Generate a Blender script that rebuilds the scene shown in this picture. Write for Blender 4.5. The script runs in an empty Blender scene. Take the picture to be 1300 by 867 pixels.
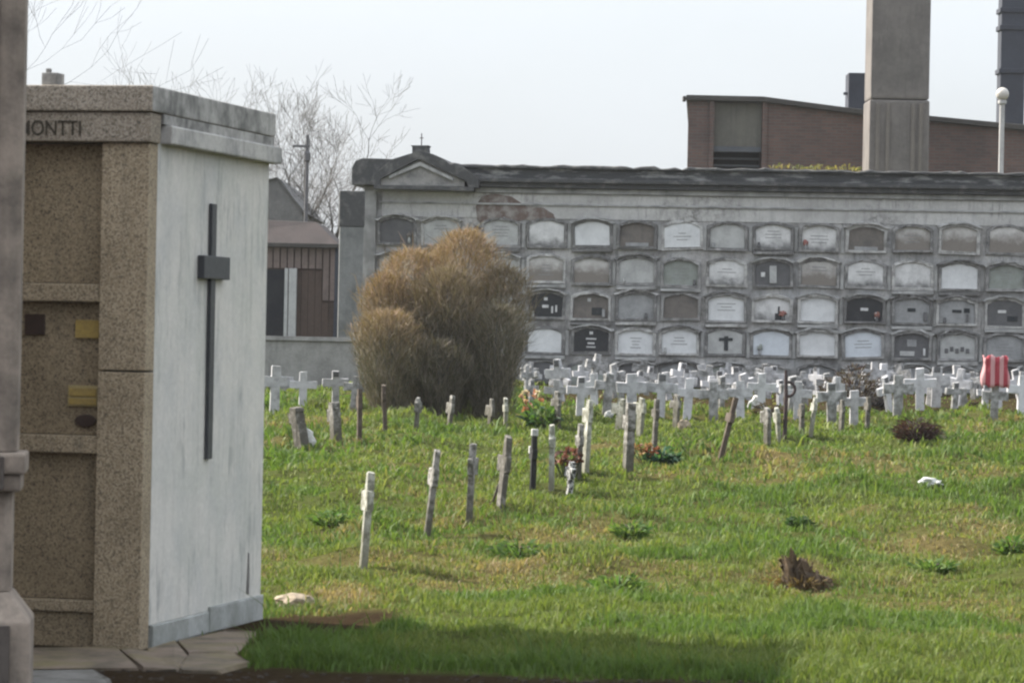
import bpy, bmesh, math, random
import numpy as np
from mathutils import Vector, Matrix

random.seed(11); rng = np.random.default_rng(5)
S = bpy.context.scene
COL = S.collection
PI = math.pi
R = math.radians

# ------------------------------------------------------------------ camera
F = 4200.0            # focal length in photo pixels (1300 wide)
ROLL = 1.15           # degrees
EYE = 1.6
BH = -10.0            # horizon offset in photo pixels
cr, sr = math.cos(R(ROLL)), math.sin(R(ROLL))
def ray(px, py):
    u, v = px - 650.0, py - 433.5
    a = u*cr + v*sr
    b = -u*sr + v*cr
    return a/F, -(b - BH)/F          # dx/dy, dz/dy
def at(px, py, Y):
    a, b = ray(px, py)
    return Vector((a*Y, Y, EYE + b*Y))

cam = bpy.data.cameras.new('camera')
cam.sensor_width = 36.0
cam.lens = F/1300*36
cam.clip_end = 3000
cam.clip_start = 0.5
camo = bpy.data.objects.new('camera', cam)
COL.objects.link(camo)
pitch = math.atan(BH/F)
camo.location = (0, 0, EYE)
camo.matrix_world = Matrix.Translation((0, 0, EYE)) @ Matrix.Rotation(R(90)+pitch, 4, 'X') @ Matrix.Rotation(R(ROLL), 4, 'Z')
S.camera = camo
cam.dof.use_dof = True
cam.dof.focus_distance = 40.0
cam.dof.aperture_fstop = 9.0

# ------------------------------------------------------------------ world + sun
SUN_EL, SUN_AZ = 40.0, math.degrees(math.atan2(0.455, -0.89))    # azimuth measured from +X ccw
sdir = Vector((math.cos(R(SUN_EL))*math.cos(R(SUN_AZ)), math.cos(R(SUN_EL))*math.sin(R(SUN_AZ)), math.sin(R(SUN_EL))))
W = bpy.data.worlds.new('World'); S.world = W; W.use_nodes = True
nt = W.node_tree; nt.nodes.clear()
o = nt.nodes.new('ShaderNodeOutputWorld'); bg = nt.nodes.new('ShaderNodeBackground')
sky = nt.nodes.new('ShaderNodeTexSky'); sky.sky_type = 'NISHITA'; sky.sun_disc = False
sky.sun_elevation = R(SUN_EL)
sky.sun_rotation = R(90.0 - SUN_AZ)
sky.dust_density = 3.0; sky.air_density = 1.0; sky.ozone_density = 1.0
tc = nt.nodes.new('ShaderNodeTexCoord')
mp = nt.nodes.new('ShaderNodeMapping'); mp.inputs['Scale'].default_value = (1, 1, 2.6)
nz = nt.nodes.new('ShaderNodeTexNoise'); nz.inputs['Scale'].default_value = 1.7; nz.inputs['Detail'].default_value = 6
rp = nt.nodes.new('ShaderNodeValToRGB')
rp.color_ramp.elements[0].position = 0.30; rp.color_ramp.elements[0].color = (0.55,)*3+(1,)
rp.color_ramp.elements[1].position = 0.62; rp.color_ramp.elements[1].color = (0.95,)*3+(1,)
mx = nt.nodes.new('ShaderNodeMixRGB'); mx.inputs[2].default_value = (5.6, 5.9, 6.25, 1)
L = nt.links.new
L(tc.outputs['Generated'], mp.inputs[0]); L(mp.outputs[0], nz.inputs['Vector']); L(nz.outputs['Fac'], rp.inputs[0])
L(rp.outputs[0], mx.inputs[0]); L(sky.outputs[0], mx.inputs[1]); sx = nt.nodes.new('ShaderNodeSeparateXYZ'); L(tc.outputs['Generated'], sx.inputs[0])
ma = nt.nodes.new('ShaderNodeMath'); ma.operation = 'MULTIPLY_ADD'; ma.use_clamp = False; ma.inputs[1].default_value = 1.35; ma.inputs[2].default_value = 0.585
L(sx.outputs[2], ma.inputs[0])
mm = nt.nodes.new('ShaderNodeMixRGB'); mm.blend_type = 'MULTIPLY'; mm.inputs[0].default_value = 1.0
L(mx.outputs[0], mm.inputs[1]); L(ma.outputs[0], mm.inputs[2]); L(mm.outputs[0], bg.inputs[0]); L(bg.outputs[0], o.inputs[0])
bg.inputs[1].default_value = 0.085
sl = bpy.data.lights.new('sun', 'SUN'); sl.energy = 4.9; sl.angle = R(0.6); sl.color = (1.0, 0.93, 0.82)
slo = bpy.data.objects.new('sun', sl); COL.objects.link(slo)
slo.rotation_euler = sdir.to_track_quat('Z', 'Y').to_euler()
vs = S.view_settings
vs.view_transform = 'Standard'; vs.look = 'None'; vs.exposure = 1.45; vs.gamma = 1; vs.use_curve_mapping = False
S.render.engine = 'CYCLES'
S.cycles.use_denoising = True
S.cycles.max_bounces = 6
S.cycles.pixel_filter_type = 'BLACKMAN_HARRIS'; S.cycles.filter_width = 2.3

# ------------------------------------------------------------------ materials
MATS = {}
def c4(c): return (c[0], c[1], c[2], 1.0)
class NB:
    def __init__(s, name):
        s.m = bpy.data.materials.new(name); s.m.use_nodes = True
        s.t = s.m.node_tree; s.n = s.t.nodes
        s.b = s.n['Principled BSDF']; s.out = s.n['Material Output']
        s.b.inputs['Roughness'].default_value = 0.85
        if 'Specular IOR Level' in s.b.inputs: s.b.inputs['Specular IOR Level'].default_value = 0.25
    def new(s, t): return s.n.new('ShaderNode'+t)
    def link(s, a, b): s.t.links.new(a, b)
    def coords(s, scale=(1,1,1), rand=True):
        tc = s.new('TexCoord'); mp = s.new('Mapping'); mp.inputs['Scale'].default_value = scale
        s.link(tc.outputs['Object'], mp.inputs[0])
        if rand:
            oi = s.new('ObjectInfo'); mu = s.new('MATH'.title()); mu.operation = 'MULTIPLY'; mu.inputs[1].default_value = 37.0
            s.link(oi.outputs['Random'], mu.inputs[0]); s.link(mu.outputs[0], mp.inputs['Location'])
        return mp.outputs[0]
    def noise(s, vec, scale, detail=6, rough=0.6):
        n = s.new('TexNoise'); n.inputs['Scale'].default_value = scale; n.inputs['Detail'].default_value = detail
        n.inputs['Roughness'].default_value = rough
        if vec is not None: s.link(vec, n.inputs['Vector'])
        return n.outputs['Fac']
    def ramp(s, fac, p0, p1, c0=(0,0,0), c1=(1,1,1)):
        r = s.new('ValToRGB'); e = r.color_ramp.elements
        e[0].position = p0; e[0].color = c4(c0); e[1].position = p1; e[1].color = c4(c1)
        s.link(fac, r.inputs[0]); return r.outputs[0]
    def mix(s, fac, a, b, mode='MIX'):
        m = s.new('MixRGB'); m.blend_type = mode
        for i, v in ((0, fac), (1, a), (2, b)):
            if isinstance(v, (int, float)): m.inputs[i].default_value = v if i == 0 else (v, v, v, 1)
            elif isinstance(v, tuple): m.inputs[i].default_value = c4(v)
            else: s.link(v, m.inputs[i])
        return m.outputs[0]
    def bump(s, fac, strength=0.3, dist=0.02):
        b = s.new('Bump'); b.inputs['Strength'].default_value = strength; b.inputs['Distance'].default_value = dist
        s.link(fac, b.inputs['Height']); s.link(b.outputs[0], s.b.inputs['Normal'])
    def color(s, c): s.link(c, s.b.inputs['Base Color'])

def weathered(name, base, dark, scale=3.0, p=(0.45, 0.7), streak=0.0, fine=40, stain=(0.05, 0.05, 0.045), bump=0.25, amount=0.8, rough=0.88, squash=None, zstain=None, hue=None, smear=None, soot=None):
    """worn mineral surface: base colour, blotches, vertical runs and fine grain"""
    k = NB(name)
    v = k.coords()
    col = k.mix(k.ramp(k.noise(k.coords(squash) if squash else v, scale, 8, 0.65), p[0], p[1]), base, dark)
    if hue: col = k.mix(k.ramp(k.noise(v, scale*0.6+0.37, 4), 0.45, 0.68), col, hue)
    if streak > 0:
        v2 = k.coords((9, 9, 0.55))
        f = k.ramp(k.noise(v2, 1.3, 6, 0.6), 0.50, 0.78)
        f = k.mix(1.0, f, k.ramp(k.noise(v, scale*0.8, 4, 0.6), 0.38, 0.62), 'MULTIPLY')
        f2 = k.mix(1.0, f, streak, 'MULTIPLY')
        col = k.mix(f2, col, stain)
    if soot:
        f4 = k.mix(1.0, k.ramp(k.noise(v, 1.15, 9, 0.72), 0.54, 0.66), k.ramp(k.noise(v, 8.0, 5, 0.7), 0.40, 0.56), 'MULTIPLY')
        col = k.mix(k.mix(1.0, f4, 0.85, 'MULTIPLY'), col, soot)
    if smear:
        v3 = k.coords((6, 6, 1.1)); f3 = k.mix(1.0, k.ramp(k.noise(v3, 1.9, 7, 0.72), 0.52, 0.66), k.ramp(k.noise(v, 1.9, 3, 0.5), 0.38, 0.56), 'MULTIPLY')
        col = k.mix(k.mix(1.0, f3, 0.75, 'MULTIPLY'), col, smear)
    if zstain:
        tc = k.new('TexCoord'); sp = k.new('SeparateXYZ'); k.link(tc.outputs['Object'], sp.inputs[0])
        a = k.new('Math'); a.operation = 'MULTIPLY_ADD'; a.inputs[1].default_value = -zstain[1]; a.inputs[2].default_value = zstain[2]
        k.link(sp.outputs[2], a.inputs[0])
        b = k.new('Math'); b.operation = 'ADD'; k.link(a.outputs[0], b.inputs[0]); k.link(k.noise(v, 7, 5), b.inputs[1])
        col = k.mix(k.ramp(b.outputs[0], 0.42, 0.92), col, zstain[0])
    g = k.noise(v, fine, 4, 0.7)
    col = k.mix(amount*0.5, col, k.ramp(g, 0.3, 0.7, (0.45,)*3, (1.0,)*3), 'MULTIPLY')
    k.color(col); k.b.inputs['Roughness'].default_value = rough
    k.bump(k.noise(v, fine*0.5, 6, 0.7), bump, 0.015)
    MATS[name] = k.m
    return k.m

def granite(name, c0, c1, c2):
    k = NB(name); v = k.coords(rand=False)
    vo = k.new('TexVoronoi'); vo.inputs['Scale'].default_value = 150; k.link(v, vo.inputs['Vector'])
    sp = k.new('SeparateColor'); k.link(vo.outputs['Color'], sp.inputs[0])
    col = k.mix(k.ramp(sp.outputs[0], 0.45, 0.62), c0, c1)
    col = k.mix(k.ramp(sp.outputs[1], 0.80, 0.86), col, c2)
    col = k.mix(0.75, col, k.ramp(k.noise(v, 2.2, 7, 0.65), 0.3, 0.68, (0.55, 0.53, 0.50), (1, 1, 1)), 'MULTIPLY')
    v2 = k.coords((7, 7, 0.5), rand=False)
    col = k.mix(k.ramp(k.noise(v2, 1.1, 5), 0.58, 0.8, (0, 0, 0), (0.5,)*3), col, (0.07, 0.062, 0.05))
    k.color(col); k.bump(sp.outputs[0], 0.25, 0.004); k.b.inputs['Roughness'].default_value = 0.7
    MATS[name] = k.m; return k.m

M = {}
M['granite'] = granite('granite', (0.285, 0.225, 0.150), (0.39, 0.32, 0.226), (0.15, 0.12, 0.085))
M['granite_panel'] = granite('granite_panel', (0.23, 0.178, 0.114), (0.305, 0.242, 0.16), (0.11, 0.087, 0.06))
M['granite_grey'] = granite('granite_grey', (0.24, 0.20, 0.155), (0.35, 0.305, 0.25), (0.10, 0.088, 0.07))
M['plaster'] = weathered('plaster', (0.58, 0.555, 0.515), (0.42, 0.425, 0.415), 2.6, (0.44, 0.74), 0.5, 34, (0.26, 0.26, 0.245), 0.25, 0.5, hue=(0.50, 0.495, 0.455), smear=(0.27, 0.275, 0.265))
M['plinth'] = weathered('plinth', (0.36, 0.37, 0.36), (0.22, 0.23, 0.21), 4, (0.4, 0.7), 0.4, 40, (0.12, 0.13, 0.09), 0.4)
M['ledge'] = weathered('ledge', (0.45, 0.435, 0.41), (0.24, 0.24, 0.235), 3.5, (0.45, 0.7), 0.75, 40, (0.09, 0.09, 0.085), 0.4)
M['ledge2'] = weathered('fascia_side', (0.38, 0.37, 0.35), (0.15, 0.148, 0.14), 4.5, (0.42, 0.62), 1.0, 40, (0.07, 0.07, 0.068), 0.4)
M['black_metal'] = weathered('black_metal', (0.045, 0.047, 0.052), (0.08, 0.08, 0.08), 12, (0.5, 0.8), 0, 60, rough=0.5)
M['bronze'] = weathered('bronze', (0.36, 0.255, 0.075), (0.25, 0.18, 0.07), 20, (0.4, 0.7), 0, 90, rough=0.5)
M['brass_edge'] = weathered('brass_edge', (0.34, 0.27, 0.13), (0.25, 0.2, 0.1), 20, (0.4, 0.7), 0, 90, rough=0.5)
M['brown_plate'] = weathered('brown_plate', (0.045, 0.026, 0.02), (0.03, 0.02, 0.016), 20, (0.4, 0.7), 0, 90, rough=0.5)
M['letters'] = weathered('engraved_letters', (0.045, 0.037, 0.027), (0.07, 0.06, 0.045), 20)
M['pillar'] = weathered('pillar_stone', (0.29, 0.24, 0.197), (0.12, 0.10, 0.083), 4.2, (0.42, 0.68), 0.7, 45, (0.12, 0.105, 0.09), 0.3, 0.7)
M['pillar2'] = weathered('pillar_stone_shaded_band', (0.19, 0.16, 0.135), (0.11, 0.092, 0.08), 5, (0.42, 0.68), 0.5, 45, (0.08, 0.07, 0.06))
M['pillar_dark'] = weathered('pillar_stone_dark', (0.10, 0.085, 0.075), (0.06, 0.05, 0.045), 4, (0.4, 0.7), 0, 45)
M['wall'] = weathered('niche_wall_plaster', (0.45, 0.44, 0.43), (0.20, 0.195, 0.19), 2.6, (0.40, 0.62), 0.9, 22, (0.11, 0.11, 0.11), 0.3, 0.8, hue=(0.31, 0.315, 0.32), smear=(0.11, 0.11, 0.11), soot=(0.06, 0.058, 0.057))
M['wall_top'] = weathered('wall_top_plaster', (0.47, 0.465, 0.455), (0.31, 0.305, 0.30), 1.2, (0.45, 0.72), 0.45, 22, (0.15, 0.15, 0.15), 0.3, 0.6, smear=(0.24, 0.235, 0.23), soot=(0.12, 0.115, 0.11))
M['moulding'] = weathered('moulding_cement', (0.38, 0.38, 0.375), (0.20, 0.20, 0.20), 3, (0.42, 0.66), 0.7, 24, (0.08, 0.08, 0.08), 0.3)
M['frame'] = weathered('niche_frame_cement', (0.30, 0.295, 0.29), (0.10, 0.10, 0.102), 4.5, (0.42, 0.66), 0.5, 26, (0.07, 0.07, 0.07), 0.3, soot=(0.05, 0.05, 0.05))
M['cornice'] = weathered('blackened_cornice', (0.068, 0.069, 0.071), (0.17, 0.167, 0.16), 4.5, (0.50, 0.72), 0.5, 24, (0.035, 0.037, 0.04), 0.6)
M['scratched'] = weathered('flaking_cornice', (0.058, 0.060, 0.063), (0.27, 0.27, 0.265), 3.2, (0.50, 0.64), 0.35, 24, (0.05, 0.055, 0.06), 0.5, squash=(0.55, 1, 3.0))
M['tympanum'] = weathered('tympanum', (0.31, 0.30, 0.285), (0.15, 0.15, 0.15), 4, (0.42, 0.7), 0.3, 24)
M['brick_bare'] = weathered('bare_brick', (0.14, 0.105, 0.092), (0.27, 0.25, 0.235), 5, (0.44, 0.60), 0, 18, bump=0.8, soot=(0.05, 0.045, 0.042))
M['frame_light'] = weathered('niche_frame_plaster', (0.46, 0.455, 0.445), (0.22, 0.215, 0.21), 5.5, (0.42, 0.64), 0.6, 26, (0.09, 0.088, 0.085), 0.4, soot=(0.06, 0.058, 0.056))
M['frame_dark'] = weathered('niche_frame_sooty', (0.15, 0.148, 0.147), (0.30, 0.295, 0.29), 6.5, (0.50, 0.66), 0.5, 26, (0.05, 0.05, 0.05), 0.4)
M['engraved'] = weathered('engraved_line', (0.20, 0.20, 0.205), (0.30, 0.30, 0.30), 12)
M['bloom'] = weathered('faded_bloom', (0.30, 0.13, 0.12), (0.16, 0.12, 0.07), 20)
BR = (0.19, 0.172, 0.155); DK = (0.10, 0.10, 0.10)
M['slab_white'] = weathered('slab_white', (0.60, 0.61, 0.62), (0.46, 0.47, 0.48), 4, (0.45, 0.75), 0.25, 30, (0.3, 0.3, 0.3), 0.1, 0.4, 0.6)
M['slab_blue'] = weathered('slab_bluewhite', (0.55, 0.585, 0.63), (0.45, 0.48, 0.52), 4, (0.45, 0.75), 0.15, 30, (0.3, 0.32, 0.34), 0.1, 0.4, 0.6)
M['slab_stained'] = weathered('slab_stained', (0.60, 0.60, 0.60), (0.42, 0.42, 0.42), 5, (0.4, 0.7), 0.3, 30, (0.2, 0.2, 0.2), 0.1, 0.5, 0.7, zstain=(DK, 2.6, -0.22))
M['slab_halfbrown'] = weathered('slab_halfbrown', (0.50, 0.49, 0.475), (0.36, 0.35, 0.34), 5, (0.4, 0.7), 0.2, 30, (0.2, 0.2, 0.2), 0.1, 0.5, 0.8, zstain=(BR, 2.4, 0.26))
M['slab_grey'] = weathered('slab_grey', (0.30, 0.305, 0.31), (0.20, 0.205, 0.21), 5, (0.4, 0.7), 0.3, 30, (0.12, 0.12, 0.12), 0.2, 0.6, 0.7)
M['slab_pale'] = weathered('slab_pale', (0.42, 0.425, 0.42), (0.30, 0.305, 0.30), 5, (0.4, 0.7), 0.35, 30, (0.18, 0.18, 0.18), 0.2, 0.6, 0.7)
M['slab_green'] = weathered('slab_greengrey', (0.26, 0.285, 0.265), (0.20, 0.21, 0.19), 5, (0.4, 0.7), 0.3, 30, (0.14, 0.14, 0.13), 0.2, 0.6, 0.7)
M['slab_brown'] = weathered('slab_brown', (0.16, 0.143, 0.13), (0.10, 0.095, 0.09), 5, (0.4, 0.7), 0.3, 30, (0.07, 0.06, 0.06), 0.3, 0.6, 0.8)
M['slab_dark'] = weathered('slab_darkgrey', (0.115, 0.115, 0.12), (0.08, 0.08, 0.085), 5, (0.4, 0.7), 0.2, 30, (0.05, 0.05, 0.05), 0.2, 0.6, 0.6)
M['slab_black'] = weathered('slab_black', (0.028, 0.030, 0.034), (0.05, 0.05, 0.055), 6, (0.5, 0.8), 0, 30, rough=0.35)
M['white_mark'] = weathered('white_mark', (0.62, 0.62, 0.62), (0.45, 0.45, 0.45), 12)
M['dark_mark'] = weathered('dark_mark', (0.03, 0.035, 0.04), (0.06, 0.06, 0.06), 12)
M['cross_white'] = weathered('cross_whitewash', (0.43, 0.43, 0.445), (0.24, 0.24, 0.245), 9, (0.42, 0.66), 0.5, 50, (0.17, 0.17, 0.155), 0.3, 0.55)
M['cross_mossy'] = weathered('cross_mossy_white', (0.42, 0.42, 0.375), (0.15, 0.15, 0.115), 17, (0.42, 0.60), 0.4, 55, (0.10, 0.10, 0.075), 0.5, 0.7, zstain=((0.17, 0.165, 0.125), 1.4, 0.42))
M['cross_grey'] = weathered('cross_lichen_grey', (0.28, 0.27, 0.255), (0.075, 0.072, 0.06), 17, (0.42, 0.58), 0.45, 55, (0.06, 0.06, 0.05), 0.6, 0.8, zstain=((0.085, 0.08, 0.06), 1.5, 0.50))
M['cross_dark'] = weathered('cross_blackened', (0.085, 0.078, 0.066), (0.22, 0.21, 0.19), 17, (0.5, 0.7), 0.4, 55, (0.04, 0.037, 0.03), 0.6, 0.8)
M['cross_brown'] = weathered('cross_brown_wood', (0.075, 0.058, 0.045), (0.13, 0.105, 0.085), 9, (0.5, 0.7), 0.4, 55, (0.04, 0.033, 0.028), 0.6, 0.8)
M['cross_black'] = weathered('cross_black_paint', (0.022, 0.022, 0.022), (0.06, 0.06, 0.055), 9, (0.55, 0.75), 0, 55, bump=0.4)
M['cross_chipped'] = weathered('cross_chipped', (0.36, 0.36, 0.35), (0.03, 0.03, 0.03), 26, (0.48, 0.54), 0, 55, bump=0.5)
M['concrete'] = weathered('concrete_lowwall', (0.285, 0.28, 0.27), (0.19, 0.185, 0.18), 2.2, (0.42, 0.68), 0.75, 30, (0.10, 0.10, 0.095), 0.4)
M['post'] = weathered('gate_post_render', (0.20, 0.205, 0.205), (0.12, 0.125, 0.125), 2.5, (0.42, 0.68), 0.6, 30, (0.06, 0.062, 0.06), 0.4)
M['chimney'] = weathered('chimney_concrete', (0.165, 0.150, 0.142), (0.105, 0.097, 0.092), 1.4, (0.42, 0.7), 0.7, 12, (0.085, 0.08, 0.076), 0.3, 0.5, smear=(0.10, 0.093, 0.088))
M['chimney_rib'] = weathered('chimney_rib_concrete', (0.165, 0.147, 0.132), (0.125, 0.113, 0.103), 0.8, (0.42, 0.7), 0.4, 12, (0.1, 0.09, 0.08), 0.3, 0.5)
M['slate'] = weathered('dark_stack_steel', (0.050, 0.056, 0.072), (0.036, 0.040, 0.052), 0.8, (0.42, 0.7), 0.3, 12, (0.03, 0.033, 0.04), 0.2, 0.5)
M['conc_bay'] = weathered('bay_concrete', (0.135, 0.13, 0.115), (0.09, 0.088, 0.08), 1.2, (0.42, 0.7), 0.6, 14, (0.05, 0.05, 0.048), 0.3, 0.5)
M['shutter'] = weathered('blue_grey_shutter', (0.10, 0.108, 0.125), (0.08, 0.085, 0.10), 1.5)
M['opening'] = weathered('dark_opening', (0.018, 0.020, 0.026), (0.03, 0.032, 0.036), 2)
M['roof_edge'] = weathered('roof_edge_felt', (0.055, 0.052, 0.05), (0.085, 0.08, 0.075), 2)
M['lamp_white'] = weathered('lamp_paint', (0.42, 0.415, 0.41), (0.34, 0.335, 0.33), 3)
M['globe'] = weathered('lamp_globe', (0.50, 0.47, 0.43), (0.42, 0.40, 0.37), 3, rough=0.3)
M['plank'] = weathered('plank_wood', (0.080, 0.058, 0.050), (0.055, 0.042, 0.037), 2, (0.42, 0.7), 0.7, 20, (0.035, 0.028, 0.025), 0.4)
M['slat'] = weathered('pinkish_slat', (0.165, 0.13, 0.122), (0.125, 0.10, 0.095), 3, (0.42, 0.7), 0.4, 20, (0.07, 0.06, 0.055), 0.3)
M['tile'] = weathered('old_roof_tile', (0.085, 0.07, 0.067), (0.06, 0.052, 0.05), 3, (0.42, 0.7), 0, 12, bump=0.8)
M['white_post'] = weathered('white_post', (0.42, 0.43, 0.44), (0.32, 0.33, 0.34), 4)
M['gable'] = weathered('grey_gable', (0.155, 0.152, 0.15), (0.10, 0.10, 0.10), 1.5, (0.42, 0.7), 0.4, 14)
M['bark'] = weathered('pale_bark', (0.105, 0.097, 0.09), (0.065, 0.06, 0.056), 6, bump=0.4)
M['pole_wood'] = weathered('utility_pole', (0.12, 0.12, 0.125), (0.09, 0.09, 0.095), 6)
M['iron'] = weathered('rusty_iron', (0.05, 0.038, 0.040), (0.085, 0.05, 0.045), 14, (0.45, 0.7))
M['stone'] = weathered('pale_stone', (0.33, 0.27, 0.20), (0.20, 0.165, 0.125), 14, (0.42, 0.7), 0, 40, bump=0.6)
M['clod'] = weathered('earth_clod', (0.036, 0.027, 0.019), (0.024, 0.019, 0.014), 18)
M['plastic'] = weathered('white_plastic', (0.50, 0.50, 0.48), (0.36, 0.36, 0.35), 12, rough=0.5)
M['paving'] = weathered('paving_flag', (0.175, 0.135, 0.105), (0.085, 0.07, 0.05), 4.5, (0.40, 0.62), 0, 30, bump=0.9, hue=(0.15, 0.125, 0.065))
M['paving_pale'] = weathered('paving_pale', (0.165, 0.16, 0.15), (0.075, 0.07, 0.06), 6.2, (0.42, 0.68), 0, 30, bump=0.6)

def brick_mat(name, c1, c2, mortar, sc=1.0):
    k = NB(name); tc = k.new('TexCoord'); mp = k.new('Mapping'); k.link(tc.outputs['Object'], mp.inputs[0])
    mp.inputs['Rotation'].default_value = (R(90), 0, 0)
    b = k.new('TexBrick'); b.inputs['Scale'].default_value = sc
    b.inputs['Color1'].default_value = c4(c1); b.inputs['Color2'].default_value = c4(c2); b.inputs['Mortar'].default_value = c4(mortar)
    b.inputs['Brick Width'].default_value = 0.25; b.inputs['Row Height'].default_value = 0.075; b.inputs['Mortar Size'].default_value = 0.009
    k.link(mp.outputs[0], b.inputs['Vector'])
    v = k.coords(rand=False)
    col = k.mix(0.8, b.outputs['Color'], k.ramp(k.noise(v, 0.7, 6, 0.65), 0.32, 0.66, (0.62, 0.62, 0.64), (1.15, 1.1, 1.05)), 'MULTIPLY')
    v2 = k.coords((3, 3, 0.3), rand=False)
    col = k.mix(k.ramp(k.noise(v2, 0.9, 5), 0.55, 0.8, (0, 0, 0), (0.6,)*3), col, (0.075, 0.06, 0.055))
    k.color(col); k.bump(b.outputs['Fac'], -0.4, 0.01)
    return k.m
M['brick'] = brick_mat('brick', (0.135, 0.085, 0.073), (0.10, 0.069, 0.063), (0.11, 0.10, 0.096))

def leaf_mat(name, attr=True, trans=0.35, cols=None):
    """foliage coloured by the blade's own kind (attribute 'tint'), lets light through"""
    k = NB(name)
    a = k.new('Attribute'); a.attribute_name = 'tint'
    k.link(a.outputs['Color'], k.b.inputs['Base Color'])
    k.b.inputs['Roughness'].default_value = 0.7
    tr = k.new('BsdfTranslucent'); ms = k.new('MixShader'); ms.inputs[0].default_value = trans
    g = k.mix(1.0, a.outputs['Color'], (1.15, 1.2, 0.7), 'MULTIPLY'); k.link(g, tr.inputs['Color'])
    k.link(k.b.outputs[0], ms.inputs[1]); k.link(tr.outputs[0], ms.inputs[2]); k.link(ms.outputs[0], k.out.inputs[0])
    return k.m
M['leaf'] = leaf_mat('leaf_blades', trans=0.4)
M['needle'] = leaf_mat('dry_sprays', trans=0.18)
M['petal'] = leaf_mat('petals', trans=0.25)

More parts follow.
